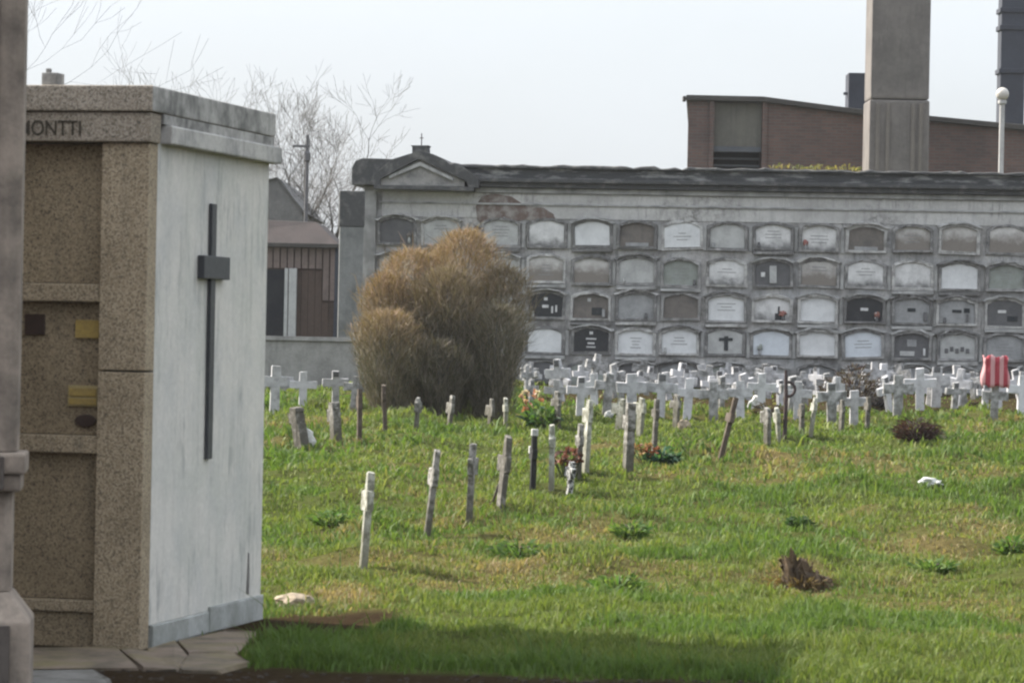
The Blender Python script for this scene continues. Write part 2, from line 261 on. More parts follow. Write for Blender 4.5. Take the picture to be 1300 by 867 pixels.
# ------------------------------------------------------------------ mesh helpers
class MB:
    def __init__(s): s.v = []; s.f = []; s.mi = []
    def add(s, vs, fs, mi=0):
        o = len(s.v); s.v += [tuple(p) for p in vs]; s.f += [tuple(i+o for i in f) for f in fs]; s.mi += [mi]*len(fs); return s
    def box(s, x0, x1, y0, y1, z0, z1, mi=0, mat=None):
        vs = [Vector(p) for p in ((x0,y0,z0),(x1,y0,z0),(x1,y1,z0),(x0,y1,z0),(x0,y0,z1),(x1,y0,z1),(x1,y1,z1),(x0,y1,z1))]
        if mat: vs = [mat @ p for p in vs]
        return s.add(vs, [(0,3,2,1),(4,5,6,7),(0,1,5,4),(1,2,6,5),(2,3,7,6),(3,0,4,7)], mi)
    def prism(s, poly, y0, y1, mi=0):
        """poly: (x,z) counter-clockwise seen from -y; extruded from y0 (front) to y1 (back)"""
        n = len(poly)
        vs = [(x, y0, z) for x, z in poly] + [(x, y1, z) for x, z in poly]
        fs = [tuple(range(n)), tuple(range(2*n-1, n-1, -1))] + [(i, i+n, (i+1) % n+n, (i+1) % n) for i in range(n)]
        return s.add(vs, fs, mi)
    def slabxy(s, poly, z0, z1, mi=0):
        n = len(poly)
        vs = [(x, y, z0) for x, y in poly] + [(x, y, z1) for x, y in poly]
        fs = [tuple(range(n-1, -1, -1)), tuple(range(n, 2*n))] + [(i, (i+1) % n, (i+1) % n+n, i+n) for i in range(n)]
        return s.add(vs, fs, mi)
    def ring(s, outer, inner, y0, y1, mi=0):
        n = len(outer)
        vs = [(x,y0,z) for x,z in outer]+[(x,y0,z) for x,z in inner]+[(x,y1,z) for x,z in outer]+[(x,y1,z) for x,z in inner]
        fs = []
        for i in range(n):
            j = (i+1) % n
            fs += [(i, j, j+n, i+n), (i+2*n, j+2*n, j, i), (i+n, j+n, j+3*n, i+3*n), (i+3*n, j+3*n, j+2*n, i+2*n)]
        return s.add(vs, fs, mi)
    def tube(s, pts, rad, n=5, mi=0, cap=True):
        pts = [Vector(p) for p in pts]; rings = []
        o = len(s.v)
        for i, p in enumerate(pts):
            d = (pts[min(i+1, len(pts)-1)] - pts[max(i-1, 0)]).normalized()
            a = d.orthogonal().normalized() if i == 0 else (a - d*a.dot(d)).normalized()
            b = d.cross(a)
            r = rad[i] if isinstance(rad, (list, tuple)) else rad
            for k in range(n):
                t = 2*PI*k/n; s.v.append(tuple(p + (a*math.cos(t)+b*math.sin(t))*r))
        for i in range(len(pts)-1):
            for k in range(n):
                s.f.append((o+i*n+k, o+i*n+(k+1) % n, o+(i+1)*n+(k+1) % n, o+(i+1)*n+k)); s.mi.append(mi)
        if cap:
            s.f.append(tuple(o+k for k in range(n-1, -1, -1))); s.mi.append(mi)
            e = o+(len(pts)-1)*n; s.f.append(tuple(e+k for k in range(n))); s.mi.append(mi)
        return s
    def lathe(s, prof, n=16, mi=0, rot=0.0):
        o = len(s.v)
        for r, z in prof:
            for k in range(n):
                t = 2*PI*(k+0.5)/n + rot; s.v.append((r*math.cos(t), r*math.sin(t), z))
        for i in range(len(prof)-1):
            for k in range(n):
                s.f.append((o+i*n+k, o+i*n+(k+1) % n, o+(i+1)*n+(k+1) % n, o+(i+1)*n+k)); s.mi.append(mi)
        s.f.append(tuple(o+k for k in range(n-1, -1, -1))); s.mi.append(mi)
        e = o+(len(prof)-1)*n; s.f.append(tuple(e+k for k in range(n))); s.mi.append(mi)
        return s
    def blob(s, c, r, seed=0, sub=2, amp=0.25, flat=1.0, mi=0):
        bm = bmesh.new(); bmesh.ops.create_icosphere(bm, subdivisions=sub, radius=1.0)
        q = random.Random(seed); ph = [q.uniform(0, 6) for _ in range(6)]
        vs = []
        for v in bm.verts:
            p = v.co
            d = 1+amp*(math.sin(3*p.x+ph[0])*math.sin(3.3*p.y+ph[1])+0.6*math.sin(6*p.z+ph[2])*math.sin(5.5*p.x+ph[3])+0.4*math.sin(9*p.y+ph[4]))
            vs.append((c[0]+p.x*d*r[0], c[1]+p.y*d*r[1], c[2]+p.z*d*r[2]*flat))
        fs = [tuple(v.index for v in f.verts) for f in bm.faces]; bm.free()
        return s.add(vs, fs, mi)
    def mesh(s, name, mats, bevel=0.0, smooth=False, chip=0.0, seed=0, seg=2):
        me = bpy.data.meshes.new(name); me.from_pydata(s.v, [], s.f)
        for m in (mats if isinstance(mats, (list, tuple)) else [mats]): me.materials.append(m)
        me.polygons.foreach_set('material_index', s.mi)
        bm = bmesh.new(); bm.from_mesh(me)
        if bevel > 0:
            bmesh.ops.remove_doubles(bm, verts=bm.verts, dist=1e-5)
            es = [e for e in bm.edges if len(e.link_faces) == 2 and e.calc_face_angle(0) > 0.5]
            bmesh.ops.bevel(bm, geom=es, offset=bevel, segments=seg, profile=0.6, affect='EDGES', clamp_overlap=True)
        if chip > 0:
            q = random.Random(seed)
            for v in bm.verts: v.co += Vector((q.gauss(0, chip), q.gauss(0, chip), q.gauss(0, chip)))
        bmesh.ops.recalc_face_normals(bm, faces=bm.faces)
        if smooth:
            for f in bm.faces: f.smooth = True
        bm.to_mesh(me); bm.free()
        return me

def link(name, me, parent=None, loc=(0, 0, 0), rot=(0, 0, 0)):
    o = bpy.data.objects.new(name, me); COL.objects.link(o)
    o.location = loc; o.rotation_euler = rot
    if parent is not None: o.parent = parent
    return o
def build(mb, name, mats, parent=None, bevel=0.0, loc=(0, 0, 0), rot=(0, 0, 0), **k):
    return link(name, mb.mesh(name, mats, bevel, **k), parent, loc, rot)
def tag(o, label=None, cat=None, group=None, kind=None):
    if label: o['label'] = label
    if cat: o['category'] = cat
    if group: o['group'] = group
    if kind: o['kind'] = kind
    return o
def thing(name, label, cat, loc=(0, 0, 0), rotz=0.0, group=None):
    o = bpy.data.objects.new(name, None); COL.objects.link(o); o.empty_display_size = 0.2
    o.location = loc; o.rotation_euler = (0, 0, rotz)
    return tag(o, label, cat, group)
def npmesh(name, V, faces_q, faces_t, mat, tint=None):
    """fast mesh from numpy arrays: V (n,3), quads (m,4), tris (k,3)"""
    me = bpy.data.meshes.new(name)
    nq, ntri = len(faces_q), len(faces_t)
    me.vertices.add(len(V)); me.vertices.foreach_set('co', V.astype(np.float32).ravel())
    li = np.concatenate([faces_q.ravel(), faces_t.ravel()]).astype(np.int32)
    me.loops.add(len(li)); me.loops.foreach_set('vertex_index', li)
    ls = np.concatenate([np.arange(nq)*4, nq*4+np.arange(ntri)*3]).astype(np.int32)
    me.polygons.add(nq+ntri); me.polygons.foreach_set('loop_start', ls)
    me.update(calc_edges=True)
    if tint is not None:
        at_ = me.attributes.new('tint', 'FLOAT_COLOR', 'POINT')
        c = np.ones((len(V), 4), np.float32); c[:, :3] = tint; at_.data.foreach_set('color', c.ravel())
    me.materials.append(mat)
    return me

# ------------------------------------------------------------------ ground
PY = np.array([-50, 18, 22, 26, 32, 45, 57, 80, 120, 2000.0]); PZ = np.array([0, 0, 0.01, 0.07, 0.25, 0.54, 0.71, 0.8, 0.8, 0.8])
q = np.random.default_rng(21)
WV = [(q.uniform(1.1, 4.2), q.uniform(0, 2*PI), q.uniform(0, 2*PI), q.uniform(0.008, 0.022)) for _ in range(14)]+[(q.uniform(0.42, 1.0), q.uniform(0, 2*PI), q.uniform(0, 2*PI), q.uniform(0.004, 0.009)) for _ in range(14)]
def sstep(x, a, b):
    t = np.clip((x-a)/(b-a), 0, 1); return t*t*(3-2*t)
def gz(X, Y):
    X = np.asarray(X, float); Y = np.asarray(Y, float)
    z = (np.interp(Y-1.5, PY, PZ)+np.interp(Y, PY, PZ)+np.interp(Y+1.5, PY, PZ))/3
    b = np.zeros_like(z)
    for lam, th, ph, am in WV:
        b = b + am*np.sin(2*PI/lam*(X*math.cos(th)*0.75+Y*math.sin(th))+ph)
    b = b + 0.085*np.maximum(0, np.sin(Y*2*PI/2.7+0.5*np.sin(X*0.8)))*np.maximum(0, np.sin(X*2*PI/1.45+0.7*np.sin(Y*0.5)))
    m = sstep(Y, 17.5, 22)*(1-sstep(Y, 55, 56.5))*(1-sstep(np.abs(X), 30, 60))
    m2 = np.maximum(m, 0.35*sstep(Y, 15.5, 17)*sstep(X, -1.0, 0.0))
    return z + b*np.minimum(m2, 1)
def ghit(px, py):
    a, b = ray(px, py)
    Ys = np.linspace(14, 75, 6000)
    d = EYE + b*Ys - gz(a*Ys, Ys)
    i = np.argmax(d <= 0)
    Y = Ys[i]
    return Vector((a*Y, Y, float(gz(a*Y, Y))))

# colour cover of the ground: dry (0..1), soil (0..1)
def vnoise(X, Y, sc, seed):
    r = np.random.default_rng(seed).random((64, 64))
    x = X*sc; y = Y*sc; xi = np.floor(x).astype(int); yi = np.floor(y).astype(int); fx = x-xi; fy = y-yi
    fx = fx*fx*(3-2*fx); fy = fy*fy*(3-2*fy)
    g = lambda i, j: r[i % 64, j % 64]
    return (g(xi, yi)*(1-fx)+g(xi+1, yi)*fx)*(1-fy)+(g(xi, yi+1)*(1-fx)+g(xi+1, yi+1)*fx)*fy
DRY = []
for px, py, w, h, s in ((430, 760, 85, 28, 1.0), (560, 738, 120, 22, .7), (700, 690, 150, 16, .8), (640, 715, 100, 12, .9), (760, 675, 60, 12, .7), (1010, 745, 70, 15, .9), (1190, 700, 130, 22, .8),
                        (1260, 680, 90, 30, .7), (985, 588, 50, 8, .9), (1110, 585, 110, 10, .6), (830, 600, 60, 10, .6), (520, 590, 120, 10, .5), (1250, 600, 80, 8, .6), (900, 735, 100, 12, .5), (1200, 770, 150, 25, .6), (430, 560, 80, 8, .5),
                        (360, 700, 60, 20, .4), (600, 640, 60, 10, .5), (1240, 545, 60, 8, .6), (1000, 660, 90, 10, .4)):
    p = ghit(px, py); k = p.y/F
    dz = max(0.03, EYE-p.z)
    DRY.append((p.x, p.y, w*k, h*k*p.y/dz, s))
def cover(X, Y):
    d = 0.62*vnoise(X+3*vnoise(X, Y, 0.6, 3), Y*0.8, 0.75, 1)+0.38*vnoise(X, Y, 2.4, 2)
    d = sstep(d, 0.44, 0.82)*0.54
    n = vnoise(X, Y, 1.9, 8)
    for x, y, a, b, s in DRY:
        rr = ((X-x)/a)**2+((Y-y)/b)**2
        d = np.maximum(d, 0.9*s*np.exp(-rr*(0.8+0.9*n))*(0.55+0.6*n))
    d = d*(1-0.85*(1-sstep(Y+0.25*(n-.5), 16.9, 17.9))*sstep(X, -1.6, -1.0))
    return np.clip(d, 0, 1)
def gflat(px, py):
    a, b = ray(px, py); Y = -EYE/b
    return (a*Y, Y)
SOILC = gflat(378, 794)
C0 = Vector((-1.80, 16.35)); SD = Vector((0.2250, 0.9744)); FD = Vector((0.9744, -0.2250))
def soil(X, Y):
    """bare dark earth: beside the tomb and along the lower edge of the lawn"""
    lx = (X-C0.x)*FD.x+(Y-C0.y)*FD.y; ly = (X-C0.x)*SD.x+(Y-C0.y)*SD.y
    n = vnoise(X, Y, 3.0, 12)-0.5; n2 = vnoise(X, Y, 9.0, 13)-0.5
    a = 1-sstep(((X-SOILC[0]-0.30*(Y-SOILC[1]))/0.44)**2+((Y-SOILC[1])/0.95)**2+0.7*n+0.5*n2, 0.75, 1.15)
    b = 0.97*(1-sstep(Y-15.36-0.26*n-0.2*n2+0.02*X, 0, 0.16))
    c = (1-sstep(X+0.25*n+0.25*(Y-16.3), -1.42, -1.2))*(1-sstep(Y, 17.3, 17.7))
    e = 0.85*sstep(Y+1.2*(vnoise(X, Y, 1.1, 77)-0.5)+0.10*(X-2), 46.0, 47.8)*sstep(X, 0.0, 0.8)*(1-sstep(Y, 58, 60))  # ground among the white crosses: bare dirt plus their shade put into the tint
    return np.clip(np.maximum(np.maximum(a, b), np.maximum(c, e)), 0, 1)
FLAGS = [[gflat(*p) for p in f] for f in (
    [(20, 828), (150, 826), (176, 851), (20, 850)], [(152, 826), (186, 829), (222, 818), (238, 835), (225, 853), (179, 852)], [(240, 834), (300, 831), (318, 845), (280, 856), (228, 854)],
    [(224, 817), (285, 803), (328, 806), (301, 829), (240, 832)])]
PALE = [[gflat(*p) for p in f] for f in ([(10, 854), (124, 855), (140, 868), (150, 890), (10, 890)],)]
def inpoly(X, Y, P):
    r = np.zeros(X.shape, bool); n = len(P)
    for i in range(n):
        x1, y1 = P[i]; x2, y2 = P[(i+1) % n]
        c = ((y1 > Y) != (y2 > Y)) & (X < (x2-x1)*(Y-y1)/((y2-y1) if y2 != y1 else 1e-9)+x1)
        r ^= c
    return r
def pave_mask(X, Y):
    lx = (X-C0.x)*FD.x+(Y-C0.y)*FD.y; ly = (X-C0.x)*SD.x+(Y-C0.y)*SD.y
    r = (lx < 0.03) & (ly < 2.0) & (ly > -0.1)
    for P in FLAGS+PALE: r |= inpoly(X, Y, P)
    return r

xs = np.unique(np.concatenate([np.linspace(-900, -30, 25), np.linspace(-30, -9, 30), np.arange(-9, 11, 0.13), np.linspace(11, 30, 26), np.linspace(30, 900, 25)]))
ys = np.unique(np.concatenate([np.linspace(-60, 13, 25), np.arange(13, 62, 0.15), np.linspace(62, 130, 25), np.linspace(130, 2000, 20)]))
GX, GY = np.meshgrid(xs, ys); GZ = gz(GX, GY)
V = np.stack([GX.ravel(), GY.ravel(), GZ.ravel()], 1)
nx, ny = len(xs), len(ys)
I = np.arange(nx*ny).reshape(ny, nx)
Q = np.stack([I[:-1, :-1].ravel(), I[:-1, 1:].ravel(), I[1:, 1:].ravel(), I[1:, :-1].ravel()], 1)
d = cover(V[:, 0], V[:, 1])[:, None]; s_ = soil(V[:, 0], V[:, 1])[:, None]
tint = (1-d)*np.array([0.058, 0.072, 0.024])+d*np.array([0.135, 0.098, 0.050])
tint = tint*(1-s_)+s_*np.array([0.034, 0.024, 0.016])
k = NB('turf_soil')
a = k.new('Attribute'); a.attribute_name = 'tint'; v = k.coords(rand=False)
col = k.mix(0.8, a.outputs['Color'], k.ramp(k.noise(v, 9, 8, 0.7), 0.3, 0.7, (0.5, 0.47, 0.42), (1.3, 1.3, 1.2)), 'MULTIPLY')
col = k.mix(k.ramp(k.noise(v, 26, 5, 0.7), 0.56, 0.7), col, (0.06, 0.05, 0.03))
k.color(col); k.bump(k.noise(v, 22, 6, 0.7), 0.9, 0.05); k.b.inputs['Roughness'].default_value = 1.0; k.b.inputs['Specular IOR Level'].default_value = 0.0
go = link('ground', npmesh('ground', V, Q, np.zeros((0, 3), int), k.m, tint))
for p_ in go.data.polygons: pass
tag(go, kind='structure')

# ------------------------------------------------------------------ grass: one mass of blades
def blades(zones):
    Vs, Cs, Qs, Ts = [], [], [], []; off = 0
    for y0, y1, dens, hh, ww in zones:
        ym = (y0+y1)/2; half = 0.163*y1+1.2
        n = int(dens*(y1-y0)*2*half)
        Y = rng.uniform(y0, y1, n); X = rng.uniform(-half, half, n)
        keep = (np.abs(X) < 0.163*Y+1.1)
        so = soil(X, Y); pm = pave_mask(X, Y)
        so = np.maximum(so, soil(X, Y+0.12)*0.9); keep &= (rng.random(n) > so*1.05) & ~pm
        wallY = 58.05-0.1*(X+2.6)
        keep &= (Y < wallY-0.1)
        keep &= ~((X < -2.6) & (Y > 50.6))
        clump = vnoise(X, Y, 3.6, 41)*0.6+vnoise(X, Y, 9.0, 42)*0.4
        keep &= rng.random(n) < 0.20+1.3*sstep(clump, 0.2, 0.7)
        X = X[keep]; Y = Y[keep]; clump = clump[keep]; n = len(X)
        Z = gz(X, Y)
        dry = np.clip(cover(X, Y)+rng.normal(0, 0.16, n), 0, 1)
        lush = vnoise(X, Y, 0.9, 52)
        shade = sstep(0.9*(1-np.abs(Y-16.3)/1.6), 0, 0.6)*sstep(X, -1.2, -0.4)*(1-sstep(X, 1.4, 2.4))
        H = hh*(0.27+1.15*clump*clump+0.22*(1-sstep(Y, 17.0, 17.8)))*rng.uniform(0.6, 1.35, n)*(1-0.38*dry)*(0.6+0.8*lush)*(1+1.1*(rng.random(n) < 0.03))
        H = H*(1-0.45*soil(X, Y-0.1))
        Wd = ww*rng.uniform(0.6, 1.4, n)
        th = rng.uniform(0, 2*PI, n); ln = rng.uniform(0.2, 1.15, n)*H*(1+0.5*dry)
        ph = rng.uniform(0, 2*PI, n)
        sx, sy = np.cos(th)*Wd/2, np.sin(th)*Wd/2; lx, ly = np.cos(ph)*ln, np.sin(ph)*ln
        P = np.zeros((n, 5, 3))
        P[:, 0] = np.stack([X-sx, Y-sy, Z-0.01], 1); P[:, 1] = np.stack([X+sx, Y+sy, Z-0.01], 1)
        P[:, 2] = np.stack([X+sx*.75+lx*.35, Y+sy*.75+ly*.35, Z+H*.6], 1); P[:, 3] = np.stack([X-sx*.75+lx*.35, Y-sy*.75+ly*.35, Z+H*.6], 1)
        P[:, 4] = np.stack([X+lx, Y+ly, Z+H*(1-0.12*ln/H)], 1)
        g0 = np.array([0.076, 0.118, 0.024]); g1 = np.array([0.138, 0.162, 0.044]); g2 = np.array([0.056, 0.112, 0.022]); st = np.array([0.235, 0.185, 0.095]); br = np.array([0.15, 0.10, 0.058])
        r = rng.random(n)[:, None]; L_ = lush[:, None]
        c = g0*(1-r)+g1*r; c = c*(1-0.6*(L_ > 0.6))+g2*0.6*(L_ > 0.6)
        dd = sstep(dry, 0.25, 0.85)[:, None]
        c = c*(1-dd)+(st*(1-0.5*r)+br*0.5*r)*dd
        c = c*rng.uniform(0.75, 1.25, n)[:, None]
        Vs.append(P.reshape(-1, 3)); Cs.append(np.repeat(c, 5, 0))
        i = off+np.arange(n)*5
        Qs.append(np.stack([i, i+1, i+2, i+3], 1)); Ts.append(np.stack([i+3, i+2, i+4], 1)); off += n*5
    return np.concatenate(Vs), np.concatenate(Qs), np.concatenate(Ts), np.concatenate(Cs)
bv, bq, bt, bc = blades([(15.2, 17.0, 3600, 0.075, 0.008), (17.0, 19.5, 2600, 0.07, 0.009), (19.5, 24, 1700, 0.075, 0.011), (24, 31, 800, 0.085, 0.016), (31, 42, 420, 0.095, 0.024), (42, 58, 240, 0.11, 0.036)])
tag(link('grass', npmesh('grass', bv, bq, bt, M['leaf'], bc)), 'short patchy green and straw coloured cemetery grass', 'grass', kind='stuff')

# ------------------------------------------------------------------ paving
def paving():
    q = random.Random(4)
    for name, polys, mat in (('pavement', FLAGS, M['paving']), ('path', PALE, M['paving_pale'])):
        m = MB()
        for p in polys: m.slabxy(p[::-1], -0.05, 0.014+0.010*q.random())
        build(m, name, mat, None, 0.016, chip=0.006)['kind'] = 'structure'
paving()

# ------------------------------------------------------------------ tomb (left)
M['crackm'] = weathered('damp_crack', (0.10, 0.09, 0.085), (0.20, 0.19, 0.18), 14, (0.4, 0.65))
def tomb():
    t = thing('tomb', 'tall granite and whitewashed family tomb with a dark metal cross on its side', 'tomb', (C0.x, C0.y, 0), math.atan2(-0.2250, 0.9744))
    Wd, D = 1.30, 1.96
    g = M['granite']
    # plaster body behind the granite front
    b = MB().box(-Wd, 0.0, 0.10, D, 0.112, 2.61); wall = build(b, 'wall', M['plaster'], t, 0.006)
    p = MB().box(-Wd-0.01, 0.012, 0.13, 1.02, 0.0, 0.112).box(-Wd-0.01, 0.016, 1.03, D+0.01, 0.0, 0.135); build(p, 'plinth', M['plinth'], t, 0.008, chip=0.002)
    # granite front frame
    def pil(x0, x1):
        pb = MB().box(x0, x1, -0.035, 0.10, 0.0, 1.371).box(x0, x1, -0.035, 0.10, 1.380, 2.503)
        build(pb, 'pilaster', g, t, 0.006)
    pil(-0.245, 0.0); pil(-Wd, -1.055)
    for z0, z1 in ((1.714, 1.804), (0.963, 1.052), (0.176, 0.235)):
        build(MB().box(-1.053, -0.247, -0.015, 0.098, z0, z1), 'ledge', g, t, 0.008)
    panels = []
    for z0, z1 in ((1.806, 2.500), (1.054, 1.712), (0.237, 0.961)):
        panels.append(build(MB().box(-1.053, -0.247, 0.045, 0.097, z0, z1), 'niche_panel', M['granite_panel'], t, 0.004))
    build(MB().box(-1.053, -0.247, 0.005, 0.096, 0.002, 0.174), 'base_panel', M['granite_panel'], t, 0.004)
    # lintel with the family name
    li = build(MB().box(-Wd-0.01, 0.015, -0.065, 0.098, 2.506, 2.652), 'lintel', M['granite_grey'], t, 0.008)
    cu = bpy.data.curves.new('lettering', 'FONT'); cu.body = 'MONTTI'; cu.size = 0.105; cu.extrude = 0.004; cu.space_character = 1.0; cu.offset = 0.0003
    to = bpy.data.objects.new('tmp', cu); COL.objects.link(to)
    bpy.context.view_layer.update()
    me = bpy.data.meshes.new_from_object(to.evaluated_get(bpy.context.evaluated_depsgraph_get()))
    bpy.data.objects.remove(to)
    co = np.zeros(len(me.vertices)*3); me.vertices.foreach_get('co', co); co = co.reshape(-1, 3)
    co[:, 0] = (co[:, 0]-co[:, 0].min())/(co[:, 0].max()-co[:, 0].min())*0.325
    me.vertices.foreach_set('co', co.ravel()); me.materials.clear(); me.materials.append(M['letters'])
    lo = link('lettering', me, li, (-0.672, -0.0665, 2.537), (R(90), 0, 0))
    # roof slab
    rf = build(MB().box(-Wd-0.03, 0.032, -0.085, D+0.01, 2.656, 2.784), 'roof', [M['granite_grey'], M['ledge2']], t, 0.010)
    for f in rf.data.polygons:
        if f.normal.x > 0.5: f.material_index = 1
    build(MB().box(-0.02, 0.028, 0.10, D-0.001, 2.603, 2.654), 'fascia', M['ledge2'], t, 0.004)
    build(MB().box(-0.02, 0.060, 0.13, D+0.045, 2.508, 2.600), 'side_cornice', M['ledge'], t, 0.008, chip=0.001)
    build(MB().box(-0.585, -0.50, 0.0, 0.10, 2.7845, 2.852).box(-0.575, -0.552, 0.03, 0.06, 2.8525, 2.876), 'roof_stub', M['ledge2'], t, 0.006)
    # cross on the plaster side
    cr_ = build(MB().box(0.002, 0.022, 0.915, 0.992, 0.915, 2.245), 'wall_cross', M['black_metal'], t, 0.003)
    build(MB().box(0.002, 0.040, 0.745, 1.175, 1.852, 1.972), 'cross_plate', M['black_metal'], cr_, 0.004)
    build(MB().prism([(1.69, .16), (1.735, .15), (1.74, .28), (1.725, .37), (1.712, .38), (1.70, .27)], 0, .003), 'damp_crack', M['crackm'], wall, rot=(0, 0, R(90)), loc=(0.0035, 0, 0))
    # plaques
    p1, p2 = panels[1], panels[1]
    def plq(x0, x1, z0, z1, m, name='plaque', lines=0):
        o = build(MB().box(x0, x1, 0.030, 0.0445, z0, z1), name, m, p1, 0.003)
        for i in range(lines):
            pass
        return o
    plq(-0.392, -0.246, 1.535, 1.625, M['bronze']); 
    plq(-0.425, -0.262, 1.195, 1.300, M['brass_edge'])
    build(MB().box(-0.415, -0.272, 0.024, 0.0299, 1.205, 1.235).box(-0.415, -0.272, 0.024, 0.0299, 1.246, 1.285), 'raised_plate', M['bronze'], p1, 0.002)
    plq(-0.66, -0.555, 1.545, 1.650, M['brown_plate'])
    o = MB(); n = 20
    o.prism([(-0.33+0.055*math.cos(2*PI*i/n), 1.125+0.032*math.sin(2*PI*i/n)) for i in range(n)], 0.028, 0.0446)
    build(o, 'oval_medallion', M['brown_plate'], p1, 0.003)
    return t
tomb()

# ------------------------------------------------------------------ stone pillar at the left edge
def pillar():
    Y = 14.55; kx = Y/F
    xr = (-624.5)*kx
    def z(py): return at(20, py, Y).z
    cx = xr-0.165
    t = thing('stone_pillar', 'weathered pinkish stone pillar with a moulded collar cut by the left frame edge', 'pillar', (cx, Y, 0), R(6))
    rt2 = math.sqrt(2)
    def shaft(half, z0, z1, ch=0.035):
        p = [(-half, -half+ch), (-half+ch, -half), (half-ch, -half), (half, -half+ch), (half, half-ch), (half-ch, half), (-half+ch, half), (-half, half-ch)]
        return MB().slabxy(p, z0, z1)
    build(shaft(0.165, z(572), z(-90)), 'shaft', M['pillar'], t, 0.004)
    c = MB().box(-0.205, 0.205, -0.205, 0.205, z(600), z(573)); c.box(-0.185, 0.185, -0.185, 0.185, z(622), z(600.5))
    build(c, 'collar', M['pillar'], t, 0.014)
    build(MB().box(-.20, .115, -.235, -.206, z(619), z(577)), 'collar_dark_slab', M['pillar_dark'], t, .006)  # darker slab over the left of the collar front
    build(MB().box(-.16, .06, -.178, -.1655, z(560), z(-80)), 'shaft_shade_strip', M['pillar2'], t, .004)  # raised strip; a groove's shade is put into its darker colour
    build(shaft(0.148, z(748), z(622.5), 0.03), 'pedestal', M['pillar'], t, 0.004)
    h = 0.15; H = 0.24; zt = z(748.5); zm = z(785)
    f = MB()
    f.add([(-h,-h,zt),(h,-h,zt),(h,h,zt),(-h,h,zt),(-H,-H,zm),(H,-H,zm),(H,H,zm),(-H,H,zm),(-H,-H,-0.1),(H,-H,-0.1),(H,H,-0.1),(-H,H,-0.1)],
          [(0,1,2,3),(4,5,1,0),(5,6,2,1),(6,7,3,2),(7,4,0,3),(8,9,5,4),(9,10,6,5),(10,11,7,6),(11,8,4,7),(11,10,9,8)])
    build(f, 'base', M['pillar'], t, 0.012)
    build(MB().box(-H+0.03, H-0.085, -H-0.02, -H-0.001, 0.01, zm-0.01), 'base_dark_slab', M['pillar_dark'], t, 0.005)  # darker slab over most of the base front
pillar()

def neighbour():
    t = thing('tomb', 'granite family tomb with two niches behind the moulded stone pillar, beside the whitewashed tomb', 'tomb', (-3.85, 15.9, 0), R(2))
    build(MB().box(-.95, .95, -.9, 1.0, 0, 2.70), 'wall', M['granite_panel'], t, .01)
    build(MB().box(-1.03, 1.03, -.98, 1.08, 2.702, 2.90), 'roof', M['granite_grey'], t, .015)
    build(MB().box(-1.0, 1.0, -.95, 1.05, 0, .16), 'plinth', M['granite'], t, .01)
    for z0, z1 in ((.30, 1.28), (1.42, 2.4)):
        build(MB().box(.952, .97, -.7, .8, z0, z1), 'niche_panel', M['granite'], t, .006)
neighbour()

